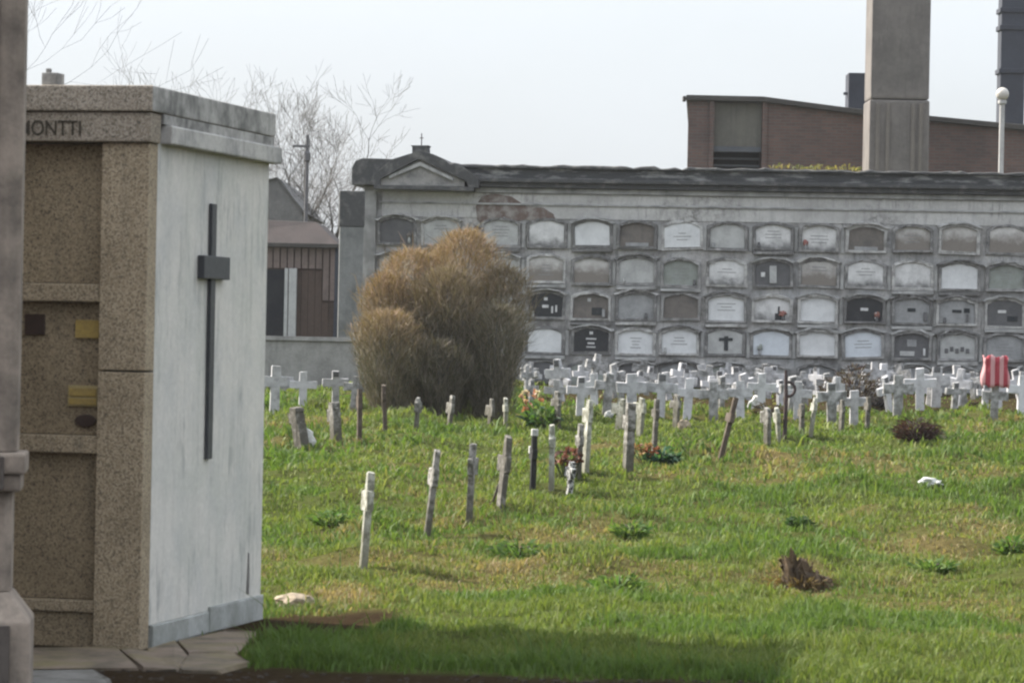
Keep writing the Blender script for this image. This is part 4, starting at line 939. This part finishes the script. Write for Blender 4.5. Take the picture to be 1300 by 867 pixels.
leafy(688, 546, 50, 38, 260, GR+[(0.03, 0.06, 0.03)], 'leafy_plant', 'dark green leafy plant under the pink orange bouquet by the shrub', 'plant', (0.045, 0.13))
leafy(1162, 560, 62, 34, 900, DKB, 'dried_bush', 'dried maroon bush lying in the grass before the white crosses', 'bush', (0.012, 0.13), up=.5)
leafy(1186, 562, 40, 16, 260, [(0.03, 0.04, 0.022), (0.05, 0.045, 0.03)], 'low_bush', 'low dark green tuft at the right foot of the maroon bush', 'bush', (0.012, 0.12), up=.3)
leafy(1082, 515, 90, 55, 1300, BRN+DKB[:1], 'dry_thicket', 'dry dark brown thicket behind the large bright white cross', 'bush', (0.014, 0.16), up=.7)
leafy(1112, 516, 44, 22, 420, [(0.02, 0.018, 0.026), (0.035, 0.03, 0.035)], 'dark_wreath', 'dark withered wreath among the white crosses right of the thicket', 'wreath', (0.02, 0.1), up=.4)
leafy(842, 590, 44, 22, 260, [(0.03, 0.075, 0.045), (0.04, 0.09, 0.06), (0.05, 0.10, 0.035)], 'leafy_plant', 'bluish green leaves at the right of the orange grave flowers', 'plant', (0.035, 0.11), up=.4)
leafy(785, 757, 70, 34, 300, GR, 'weed_clump', 'bright broad leaved weed clump in the middle of the lower lawn', 'weed', (0.022, 0.10), group='weed clumps in the lawn')
leafy(800, 684, 52, 26, 240, GR, 'weed_clump', 'weed clump beyond the dry streak, right of the crosses', 'weed', (0.022, 0.10), group='weed clumps in the lawn')
leafy(1016, 672, 34, 18, 200, [(0.035, 0.07, 0.026), (0.045, 0.075, 0.03)], 'weed_clump', 'small dark weed clump above the brown root stump', 'weed', (0.022, 0.08), group='weed clumps in the lawn')
leafy(660, 706, 90, 20, 240, [(0.06, 0.11, 0.03), (0.08, 0.12, 0.04)], 'weed_clump', 'low wide weed clump below the thick dark cross', 'weed', (0.02, 0.10), up=.5, group='weed clumps in the lawn')
leafy(1185, 728, 60, 18, 240, GR, 'weed_clump', 'weed clump right of the brown root stump', 'weed', (0.02, 0.10), up=.5, group='weed clumps in the lawn')
leafy(1284, 706, 40, 26, 240, GR, 'weed_clump', 'weed clump at the right frame edge', 'weed', (0.02, 0.11), up=.7, group='weed clumps in the lawn')
leafy(420, 668, 60, 22, 260, GR, 'weed_clump', 'weed clump in the grass just right of the tomb', 'weed', (0.02, 0.11), up=.5, group='weed clumps in the lawn')
leafy(975, 532, 40, 24, 300, BRN, 'dry_twigs', 'small brown dry shrublet behind the white litter bundle', 'bush', (0.014, 0.12), up=.7)

def bouquet(px, py, wpx, hpx, cols, name, label, n=160, zoff=0.0, cat='flowers', stems=True, pr=(.035, .05)):
    p = ghit(px, py); k = p.y/F; w = wpx*k/2; h = hpx*k
    q = random.Random(int(px+py*5)); t = thing(name, label, cat, p+Vector((0, 0, 0)))
    heads = [(q.gauss(0, w*.5), q.gauss(0, w*.4), zoff+h*q.uniform(.45, 1.0)) for _ in range(max(5, n//9))]
    def fn(i):
        hx = heads[i % len(heads)]; c = Vector(cols[(i % len(heads)) % len(cols)])*q.uniform(.8, 1.15)
        d = Vector((q.gauss(0, 1), q.gauss(0, 1), q.gauss(.5, .7)))
        return Vector(hx), d, q.uniform(.7, 1.3)*pr[1], q.uniform(.7, 1.2)*pr[0], c, .1
    link('petals', sprig_mesh('petals', n, fn, M['petal']), t)
    if stems:
        st = MB()
        for hx in heads: st.tube([(hx[0]*.2, hx[1]*.2, -.02), (hx[0]*.7, hx[1]*.7, hx[2]*.6), hx], .006, 4)
        build(st, 'stems', M['leafstem'], t)
    return t
M['leafstem'] = weathered('flower_stem', (0.05, 0.075, 0.03), (0.04, 0.05, 0.025), 10)
bouquet(676, 536, 34, 38, [(0.45, 0.20, 0.13), (0.52, 0.32, 0.24), (0.55, 0.46, 0.38)], 'bouquet', 'pink and orange bouquet over the dark green plant right of the shrub', 150)
bouquet(718, 606, 36, 34, [(0.17, 0.065, 0.045), (0.13, 0.05, 0.038), (0.08, 0.045, 0.032)], 'faded_wreath', 'faded red brown wreath between the pale straight cross and the mottled one', 150, cat='wreath')
bouquet(822, 592, 34, 30, [(0.28, 0.11, 0.06), (0.33, 0.20, 0.09), (0.16, 0.085, 0.045)], 'grave_flowers', 'orange brown flowers on the ground right of the stout grey cross', 130)
bouquet(750, 527, 14, 10, [(0.75, 0.75, 0.7)], 'white_flowers', 'tiny white flower bunch at the white crosses left of the stout grey cross', 40)

def lump(px, py, wpx, hpx, mat, name, label, cat, seed, amp=.25, depth=.7):
    p = ghit(px, py); k = p.y/F; w = wpx*k/2; h = hpx*k
    o = build(MB().blob((0, 0, h*.35), (w, w*depth, h*.65), seed, 3, amp), name, mat, None, loc=p, smooth=False)
    return tag(o, label, cat)
lump(376, 770, 52, 17, M['stone'], 'stone', 'flat pale tan stone on the dry grass beside the tomb', 'stone', 3, .18)
lump(388, 568, 24, 22, M['plastic'], 'broken_stone', 'pale broken stone at the foot of the thick blackened leaning cross', 'stone', 5, .25)
lump(960, 520, 24, 15, M['plastic'], 'litter_bundle', 'crumpled white bundle at the foot of the white crosses by the iron rod', 'litter', 6, .3)
lump(1181, 617, 32, 10, M['plastic'], 'plastic_bag', 'flattened white plastic bag lying on the right of the lawn', 'litter', 9, .35)
lump(773, 530, 12, 9, M['plastic'], 'plastic_cup', 'small pale litter scrap left of the stout grey cross', 'litter', 12, .2)
lump(713, 842, 11, 6, M['plastic'], 'paper_scrap', 'tiny white paper scrap in the shaded foreground grass', 'litter', 13, .3)
lump(868, 545, 16, 12, M['stone'], 'stone', 'small grey stone below the foremost white crosses', 'stone', 15, .25)

# leaning stick and iron rod
p = ghit(622, 640); k = p.y/F
st = MB().tube([(0, 0, -.05), (0.11, .02, .28), (0.145, .03, .42)], [.011, .010, .008], 6)
tag(build(st, 'stick', M['iron'], None, loc=p), 'thin bent stick leaning against the thick dark cross', 'stick')
p = ghit(996, 556); k = p.y/F; h = (556-470)*k
t = thing('iron_rod', 'thin upright rusty iron rod with a loop taller than the crosses around it', 'rod', p)
build(MB().tube([(0, 0, -.1), (0.01, 0, h*.6), (0.0, 0, h)], [.026, .024, .016], 6), 'rod', M['iron'], t)
lo_ = [(0.025+0.085*math.sin(a*PI/8), 0, h*.72+0.085*math.cos(a*PI/8)) for a in range(0, 9)]
build(MB().tube(lo_, .018, 6), 'loop', M['iron'], t)

# root stump
def stump():
    p = ghit(1022, 750); k = p.y/F
    t = thing('root_stump', 'jagged dark brown root stump sticking out of the right lawn', 'stump', p)
    M['rootwood'] = weathered('root_wood', (0.10, 0.066, 0.036), (0.045, 0.032, 0.02), 14, (0.4, 0.65), 0.4, 50, bump=0.9)
    q = random.Random(2); m = MB()
    for i in range(90):
        u = q.random(); x = (-0.13+0.30*u); hmax = (0.27-0.15*abs(u-.12) if u < .3 else 0.225-0.18*(u-.22)/.78)*q.uniform(.7, 1.08)
        y = q.uniform(-.075, .075); r = q.uniform(.012, .026)
        m.tube([(x, y, -.04), (x+q.uniform(-.012, .012), y*.9, hmax*.55), (x+q.uniform(-.06, .05), y*.7+q.uniform(-.04, .04), hmax*q.uniform(.75, 1.1))], [r*1.4, r, r*.3], 5)
    m.blob((-0.03, 0, .02), (.13, .08, .13), 4, 3, .3); m.blob((0.08, 0, .01), (.12, .075, .08), 5, 3, .3)
    build(m, 'wood', M['rootwood'], t, chip=.002)
    c = [(0.12, 0.08, 0.035), (0.09, 0.06, 0.03), (0.17, 0.12, 0.055)]
    def fn(i):
        a = q.uniform(0, 2*PI)
        return Vector((-.03+.19*math.cos(a)*q.random()**.5, .10*math.sin(a), q.uniform(-.01, .06))), Vector((math.cos(a), math.sin(a)*.7, q.uniform(-.1, .9))), q.uniform(.05, .12), q.uniform(.005, .011), Vector(c[q.randrange(3)]), q.uniform(0, .4)
    link('fibres', sprig_mesh('fibres', 320, fn, M['leaf']), t)
stump()

# striped cloth on the cross at the right
def cloth():
    p = ghit(1262, 535); k = p.y/F
    top = (535-454)*k; bot = (535-489)*k
    m = MB(); n = 22; rows_ = 8
    vs = []
    for r in range(rows_+1):
        z = bot+(top-bot)*r/rows_
        for i in range(n+1):
            a = -0.15*PI+1.3*PI*i/n
            x = -0.17*math.cos(a)*(1.0-.05*r/rows_)*(1+.07*math.sin(i*1.7)); y = -0.085*math.sin(a)*(1+.15*math.sin(i*2.1+r*.5))
            vs.append((x*(1.0+.10*math.sin(r*.8)), y, z+.020*math.sin(i*.9+1)*(r/rows_+.4)-(.045*math.sin(i*.55)**2 if r < 2 else 0)+(.03 if 8 < i < 13 and r == rows_ else 0)))
    fs = [(r*(n+1)+i, r*(n+1)+i+1, (r+1)*(n+1)+i+1, (r+1)*(n+1)+i) for r in range(rows_) for i in range(n)]
    m.add(vs, fs)
    kk = NB('striped_cloth'); tc = kk.new('TexCoord'); sp = kk.new('SeparateXYZ'); kk.link(tc.outputs['Object'], sp.inputs[0])
    mu = kk.new('Math'); mu.operation = 'MULTIPLY'; mu.inputs[1].default_value = 8.6; kk.link(sp.outputs[0], mu.inputs[0])
    ad = kk.new('Math'); ad.operation = 'ADD'; ad.inputs[1].default_value = 10.15; kk.link(mu.outputs[0], ad.inputs[0])
    fr = kk.new('Math'); fr.operation = 'FRACT'; kk.link(ad.outputs[0], fr.inputs[0])
    g = kk.new('Math'); g.operation = 'GREATER_THAN'; g.inputs[1].default_value = 0.52; kk.link(fr.outputs[0], g.inputs[0])
    kk.color(kk.mix(kk.ramp(g.outputs[0], .4, .6), (0.28, 0.04, 0.055), (0.44, 0.24, 0.25)))
    o = build(m, 'striped_cloth', kk.m, None, loc=p+Vector((0, -.02, 0)), smooth=True)
    md = o.modifiers.new('thickness', 'SOLIDIFY'); md.thickness = 0.012
    tag(o, 'red and white striped cloth wrapped round the head of a white cross', 'cloth')
cloth()

# ------------------------------------------------------------------ low wall, gate post, shed and house at the back left
def back_left():
    Yw = 51.0
    a = at(300, 433, Yw); b = at(449, 433, Yw)
    tag(build(MB().box(a.x-5, b.x+0.6, Yw, Yw+0.2, 0.3, a.z+0.02).box(a.x-5, b.x+0.62, Yw-0.03, Yw+0.23, a.z+0.022, a.z+0.09), 'low_wall', M['concrete'], None, 0.012, chip=.003), 'low streaked concrete wall between the tomb and the shrub', 'wall')
    # gate post
    Yp = 57.2
    c0 = at(431, 300, Yp); c1 = at(461, 300, Yp); top = at(446, 243, Yp).z
    cx = (c0.x+c1.x)/2; w = (c1.x-c0.x)/2
    t = thing('gate_post', 'tall grey rendered gate post left of the niche wall', 'post', (cx, Yp, 0.5), R(4))
    build(MB().box(-w, w, -w, w, -.2, top-.62-.5), 'shaft', M['post'], t, .012)
    build(MB().box(-w-.015, w+.015, -w-.015, w+.015, top-.618-.5, top-.5), 'head', M['cornice'], t, .02)
    # shed with tiled hip roof
    Ys = 63.0
    L_ = at(290, 311, Ys); Rr = at(424, 309, Ys); ze = at(380, 311, Ys).z
    x0, x1 = L_.x-1.5, Rr.x; gzs = 0.6
    t = thing('shed', 'old brown plank shed with a tiled hip roof behind the low wall', 'shed', (x0, Ys, gzs))
    W_ = x1-x0; H = ze-gzs
    build(MB().box(0, W_, 0.05, 4, 0, H), 'wall', M['plank'], t, .01)
    zr = at(380, 280, Ys).z-gzs
    ov = .12
    rf = MB().add([(-ov, -ov, H), (W_+ov, -ov, H), (W_+ov, 4.1, H), (-ov, 4.1, H), (0.5, .30, zr+.05), (W_-.35, .30, zr-.02), (W_-.35, 3.4, zr), (0.5, 3.4, zr)],
                  [(3, 2, 1, 0), (0, 1, 5, 4), (1, 2, 6, 5), (2, 3, 7, 6), (3, 0, 4, 7), (4, 5, 6, 7)])
    rfo = build(rf, 'roof', M['tile'], t, .01)
    xx = lambda px, py=360: at(px, py, Ys).x-x0
    zz = lambda py, px=380: at(px, py, Ys).z-gzs
    e = build(MB().box(-ov, W_+ov, -ov-.03, -ov+.02, H-.05, H+.03), 'gutter', M['roof_edge'], rfo, .008)
    # slatted valance
    sl_ = MB(); q = random.Random(5)
    px = 338
    while px < 424:
        sl_.box(xx(px), xx(px+7.5), -.02-.012*q.random(), .03, zz(341 if px < 406 else 381), H-.055); px += 9.0
    build(sl_, 'slatted_valance', M['slat'], t, .006)
    build(MB().box(xx(332), xx(361, 380), -.002, .046, 0.0, zz(343)), 'doorway', M['opening'], t)
    pk = MB(); px = 374
    while px < 423:
        pk.box(xx(px), xx(px+8.4), .004+.012*q.random(), .047, 0, zz(343 if px < 406 else 383)); px += 8.8
    build(pk, 'plank_door', M['plank'], t, .005)
    build(MB().box(xx(367), xx(377), -.10, -.025, 0, zz(341)).box(xx(361.5), xx(366), -.09, -.03, .5, zz(341)), 'door_post', M['white_post'], t, .01)
    build(MB().box(xx(424.5), xx(430), -.03, .05, -.1, H+.0), 'post_shade_strip', M['slate'], t, .006)  # shaded side of the gate post, put in as a dark coloured strip
    # house gable further back
    Yh = 72.0
    P = lambda px, py: (at(px, py, Yh).x, at(px, py, Yh).z)
    t = thing('house', 'grey gabled house roof behind the plank shed and bare trees', 'house', (0, Yh, 0))
    g = [P(290, 300), P(290, 242), P(349, 226), P(357, 228), P(384, 268), P(384, 300)][::-1]
    g = [(x, z) for x, z in g]
    gb = [(g[0][0], .3)]+g+[(g[-1][0], .3)]
    build(MB().prism(gb, 0, 7), 'wall', M['gable'], t, .01)
    r1 = [P(352, 225), P(353, 227), P(386, 271), P(388, 270)]
    build(MB().prism(r1[::-1], -.05, 7.2), 'roof', M['gable'], t, .006)
    r2 = [P(280, 242), P(280, 244), P(351, 227), P(352, 225)]
    build(MB().prism(r2[::-1], -.05, 7.2), 'roof', M['gable'], t, .006)
back_left()

# ------------------------------------------------------------------ brick crematorium, chimneys, lamp
def brick_building():
    Y = 80.0
    P = lambda px, py: (at(px, py, Y).x, at(px, py, Y).z)
    t = thing('brick_building', 'brown brick building with a sloping roof line behind the niche wall', 'building', (0, Y, 0))
    xl, _ = P(873, 180); xb0, _ = P(906, 180); xb1, _ = P(967, 180); xr = P(1420, 180)[0]
    zt0 = P(873, 128)[1]; zt1 = P(967, 130)[1]; z2 = P(1090, 146)[1]; x2 = P(1090, 146)[0]; z3 = P(1290, 165)[1]; x3 = P(1290, 165)[0]
    D = 9.0
    zs = lambda x: (zt1+(z2-zt1)*(x-xb1)/(x2-xb1)) if x < x2 else (z2+(z3-z2)*(x-x2)/(x3-x2))
    build(MB().box(xl, xb0, 0, D, .3, zt0), 'wall', M['brick'], t, .01)
    build(MB().prism([(xb1, .3), (xr, .3), (xr, zs(xr)), (x2, z2), (xb1, zt1)], 0, D), 'wall', M['brick'], t, .01)
    # concrete bay
    zb = P(936, 186)[1]; zo = P(936, 193)[1]; zo1 = P(936, 216)[1]
    build(MB().box(xb0, xb1, .12, D, zb, zt0-.02), 'bay_panel', M['conc_bay'], t, .01)
    o = build(MB().box(xb0, xb1, .9, 1.2, 2.0, zb-.001), 'louvre_opening', M['opening'], t)
    build(MB().box(xb0+.001, xb1-.001, .10, .2, zo, zb-.002), 'shutter', M['shutter'], o, .01)
    for i in range(4):
        build(MB().box(xb0+.01, xb1-.01, .4, .5, zo-.17-.17*i, zo-.12-.17*i), 'louvre', M['shutter'], o, .006)
    build(MB().box(xb0-.12, xb0, -.06, .3, .3, zt0-.001).box(xb1, xb1+.12, -.06, .3, .3, zt1-.001), 'bay_jamb', M['brick'], t, .01)
    for ob_ in [o_ for o_ in t.children if o_.name.startswith('wall')]:
        for v_ in ob_.data.vertices:
            if v_.co.x < xl+.05 and v_.co.y > 1: v_.co.x += xl*D/Y*1.1
    # roof edge
    h = .13
    re = [(xl-.06, zt0), (xb1, zt1), (x2, z2), (xr, zs(xr)), (xr, zs(xr)+h), (x2, z2+h), (xb1, zt1+h), (xl-.06, zt0+h)]
    ro = build(MB().prism(re, -.14, D+.2), 'roof_edge', M['roof_edge'], t, .02)
    for v_ in ro.data.vertices:
        if v_.co.x < xl+.05 and v_.co.y > 1: v_.co.x += xl*(D+.4)/Y*1.1
    build(MB().box(xl-.14, xl-.061, -.15, .2, zt0-.02, zt0+.10), 'rain_spout', M['roof_edge'], ro, .02)
    du0 = P(1083, 140); du1 = P(1101, 88)
    build(MB().box(du0[0], du1[0]+.1, 1.2, 2.0, du0[1]-.4, du1[1]).box(du0[0]-.10, du0[0], 1.4, 1.5, P(1083, 113)[1]-.05, P(1083, 113)[1]+.02), 'roof_vent', M['slate'], ro, .02)
    # big chimney in front of the facade
    Yc = 77.5
    Q = lambda px, py: (at(px, py, Yc).x, at(px, py, Yc).z)
    c0 = Q(1099.5, 200)[0]; c1 = Q(1173.5, 200)[0]; w = (c1-c0)/2; cx = (c0+c1)/2; zt = Q(1140, 0)[1]+3.0
    t = thing('chimney', 'tall square brown concrete chimney in front of the brick building', 'chimney', (cx, Yc, .5))
    zj = Q(1140, 130)[1]-.5
    build(MB().box(-w, w, -w, w, zj+.02, zt-.5), 'shaft', M['chimney'], t, .05)
    build(MB().box(-w*1.02, w*1.02, -w*1.02, w*1.02, -.2, zj), 'base', M['chimney'], t, .04)
    for xx in (-.74, -.40, .46, .72):
        build(MB().box(w*xx-.045, w*xx+.045, -w*1.02-.05, -w*1.02-.001, -.2, zj-.08), 'rib', M['chimney_rib'], t, .015)
    for zz_ in range(1, 6):
        pass
    # dark stack at far right
    Yd = 92.0
    d0 = at(1268, 80, Yd).x; d1 = at(1299, 80, Yd).x; r = (d1-d0)/2
    t = thing('metal_stack', 'dark blue grey stack behind the lamp post at the right', 'chimney', ((d0+d1)/2, Yd, .5))
    ztop = at(1280, 0, Yd).z+4
    build(MB().box(-r, r, -r, r, -.3, ztop), 'shaft', M['slate'], t, .03)
    bz = [at(1280, y, Yd).z-.5 for y in (95, 40, 18)]
    bd = MB()
    for z in bz: bd.box(-r-.05, r+.03, -r-.05, r+.05, z, z+.14)
    build(bd, 'band', M['slate'], t, .02)
    # lamp post
    Yl = 64.0
    f = at(1270.5, 220, Yl); tp = at(1273, 130, Yl); gl = at(1274, 120, Yl)
    t = thing('lamp_post', 'slim pale lamp post with a round globe before the dark stack', 'lamp post', (f.x, Yl, float(gz(f.x, Yl))))
    b0 = t.location.z
    build(MB().tube([(0, 0, -.1), (0, 0, tp.z-b0)], [.062, .052], 10), 'pole', M['lamp_white'], t)
    build(MB().lathe([(.05, tp.z-b0-.05), (.085, tp.z-b0-.03), (.085, tp.z-b0+.03), (.05, tp.z-b0+.04)], 12), 'globe_holder', M['lamp_white'], t)
    build(MB().blob((0, 0, gl.z-b0), (.125, .125, .13), 1, 3, 0.0), 'globe', M['globe'], t, smooth=True)
brick_building()

# weeds growing on the coping of the niche wall
def wall_weeds():
    q = random.Random(17)
    for j, (a, b, lab) in enumerate(((978, 1020, 'yellowish weeds on the niche wall coping before the brick wall'), (1024, 1092, 'wider patch of yellowish weeds on the coping left of the square chimney'))):
        s0, z0 = wl(a, 215); s1, z1 = wl(b, 216)
        zt = wl(800, 212)[1]+WS*0
        t = thing('wall_weed', lab, 'weed', (WX0+wdir.x*s0, WY0+wdir.y*s0, zt), WANG, 'weeds on the niche wall coping')
        cc = [(0.20, 0.165, 0.055), (0.15, 0.135, 0.05), (0.10, 0.11, 0.04)]
        def fn(i):
            return Vector((q.uniform(0, s1-s0), q.uniform(0, .5), -.01+q.uniform(0, .05))), Vector((q.gauss(0, .6), q.gauss(0, .5), q.uniform(.3, 1))), q.uniform(.05, .17), q.uniform(.015, .03), Vector(cc[q.randrange(3)])*q.uniform(.8, 1.2), .3
        link('foliage', sprig_mesh('foliage', 45+60*j, fn, M['leaf']), t)
        st = MB()
        for i in range(10): 
            x = q.uniform(0, s1-s0); st.tube([(x, .2, -.02), (x+.02, .2, .1)], [.006, .004], 4)
        build(st, 'stem', M['bark'], t)
wall_weeds()

# ------------------------------------------------------------------ bare trees and utility pole
def bare_tree(px, Y, top_py, label, seed, spread=.55, lean=0.0, depth=6, r0=.13, name='bare_tree', nlimb=4):
    q = random.Random(seed)
    f = at(px, 430, Y); base = Vector((f.x, Y, float(gz(f.x, Y)))); H = at(px, top_py, Y).z-base.z
    t = thing(name, label, 'tree', base, 0, 'bare trees behind the back walls')
    trunk = MB(); crown = MB()
    h0 = H*.30
    tp = Vector((lean*h0, 0, h0))
    trunk.tube([(0, 0, -.2), tp*.5+Vector((.03, 0, 0)), tp], [r0*1.25, r0, r0*.85], 9)
    def grow(p, d, l, r, lev):
        n = 3 if lev < 3 else 2
        pts = [p]; rad = [r]; dd = d.copy()
        for i in range(n):
            dd = (dd+Vector((q.gauss(0, .16), q.gauss(0, .16), q.gauss(0.05, .10)))).normalized()
            pts.append(pts[-1]+dd*l/n); rad.append(max(.0034, r*(1-.42*(i+1)/n)))
        crown.tube(pts, rad, 6 if lev < 2 else (4 if lev < 4 else 3), cap=False)
        if lev >= depth: return
        nb = q.choice((2, 3, 3)) if lev < depth-1 else 3
        for b in range(nb):
            i = n if b == 0 else q.randint(1, n)
            a = q.uniform(0, 2*PI); o = dd.orthogonal().normalized(); o = Matrix.Rotation(a, 3, dd) @ o
            ang = q.uniform(.18, .4) if b == 0 else q.uniform(.45, .95)
            nd = (dd*math.cos(ang)+o*math.sin(ang)+Vector((0, 0, .12))).normalized()
            grow(pts[i], nd, l*q.uniform(.62, .86), rad[i]*(.82 if b == 0 else .62), lev+1)
    for i in range(nlimb):
        a = 2*PI*i/nlimb+q.uniform(-.5, .5)
        grow(tp*q.uniform(.75, 1.0), Vector((math.cos(a)*spread, math.sin(a)*spread, 1)).normalized(), H*.24*q.uniform(.85, 1.15), r0*.6, 0)
    build(trunk, 'trunk', M['bark'], t); build(crown, 'crown', M['bark'], t)
bare_tree(384, 78, 100, 'bare spreading tree directly behind the plank shed', 5, .55, .03, 6, .12)
bare_tree(412, 74, 185, 'small bare twiggy tree between the shed and the gate post', 9, .5, -.08, 6, .125, nlimb=5)
bare_tree(285, 95, 62, 'tall thin bare tree behind the tomb roof', 14, .4, .0, 5, .055)
bare_tree(-115, 70, -120, 'bare tree at the left with twigs over the tomb roof', 23, .4, .02, 4, .04)
p0 = at(388, 300, 68.0); p1 = at(390.5, 172, 68.0)
t = thing('utility_pole', 'dark utility pole with a short crossarm rising among the bare twigs', 'pole', (p0.x, 68.0, .7))
build(MB().tube([(0, 0, -.2), (0.0, 0, p1.z-.7)], [.05, .036], 8), 'pole', M['pole_wood'], t)
zz_ = at(388, 186, 68.0).z-.7
ca = build(MB().box(-.30, .06, -.03, .03, zz_-.025, zz_+.025), 'crossarm', M['pole_wood'], t, .01)
build(MB().lathe([(.03, zz_-.33), (.07, zz_-.29), (.07, zz_-.14), (.03, zz_-.08)], 10), 'insulator', M['pole_wood'], t)

# ------------------------------------------------------------------ thin winter haze between the viewer and the far walls
hz = link('haze', MB().box(-130, 130, -20, 160, -3, 45).mesh('haze', bpy.data.materials.new('haze_air')))
hz['kind'] = 'stuff'
hm = hz.data.materials[0]; hm.use_nodes = True; ht = hm.node_tree; ht.nodes.clear()
ho = ht.nodes.new('ShaderNodeOutputMaterial'); hv = ht.nodes.new('ShaderNodeVolumePrincipled')
hv.inputs['Color'].default_value = (0.93, 0.95, 1.0, 1); hv.inputs['Density'].default_value = 0.00022; hv.inputs['Anisotropy'].default_value = 0.3
ht.links.new(hv.outputs[0], ho.inputs['Volume'])

q = random.Random(77)
cl = MB()
for i in range(260):
    X = q.uniform(-2.0, 2.6); Y = q.uniform(14.9, 15.42); r = q.uniform(.005, .013)
    cl.blob((X, Y, float(gz(X, Y))+r*.2), (r*1.4, r*1.2, r*.8), i, 1, .3)
tag(build(cl, 'dirt_clods', M['clod'], None), 'small clods and crumbs on the bare dark earth along the lower edge', 'dirt', kind='stuff')
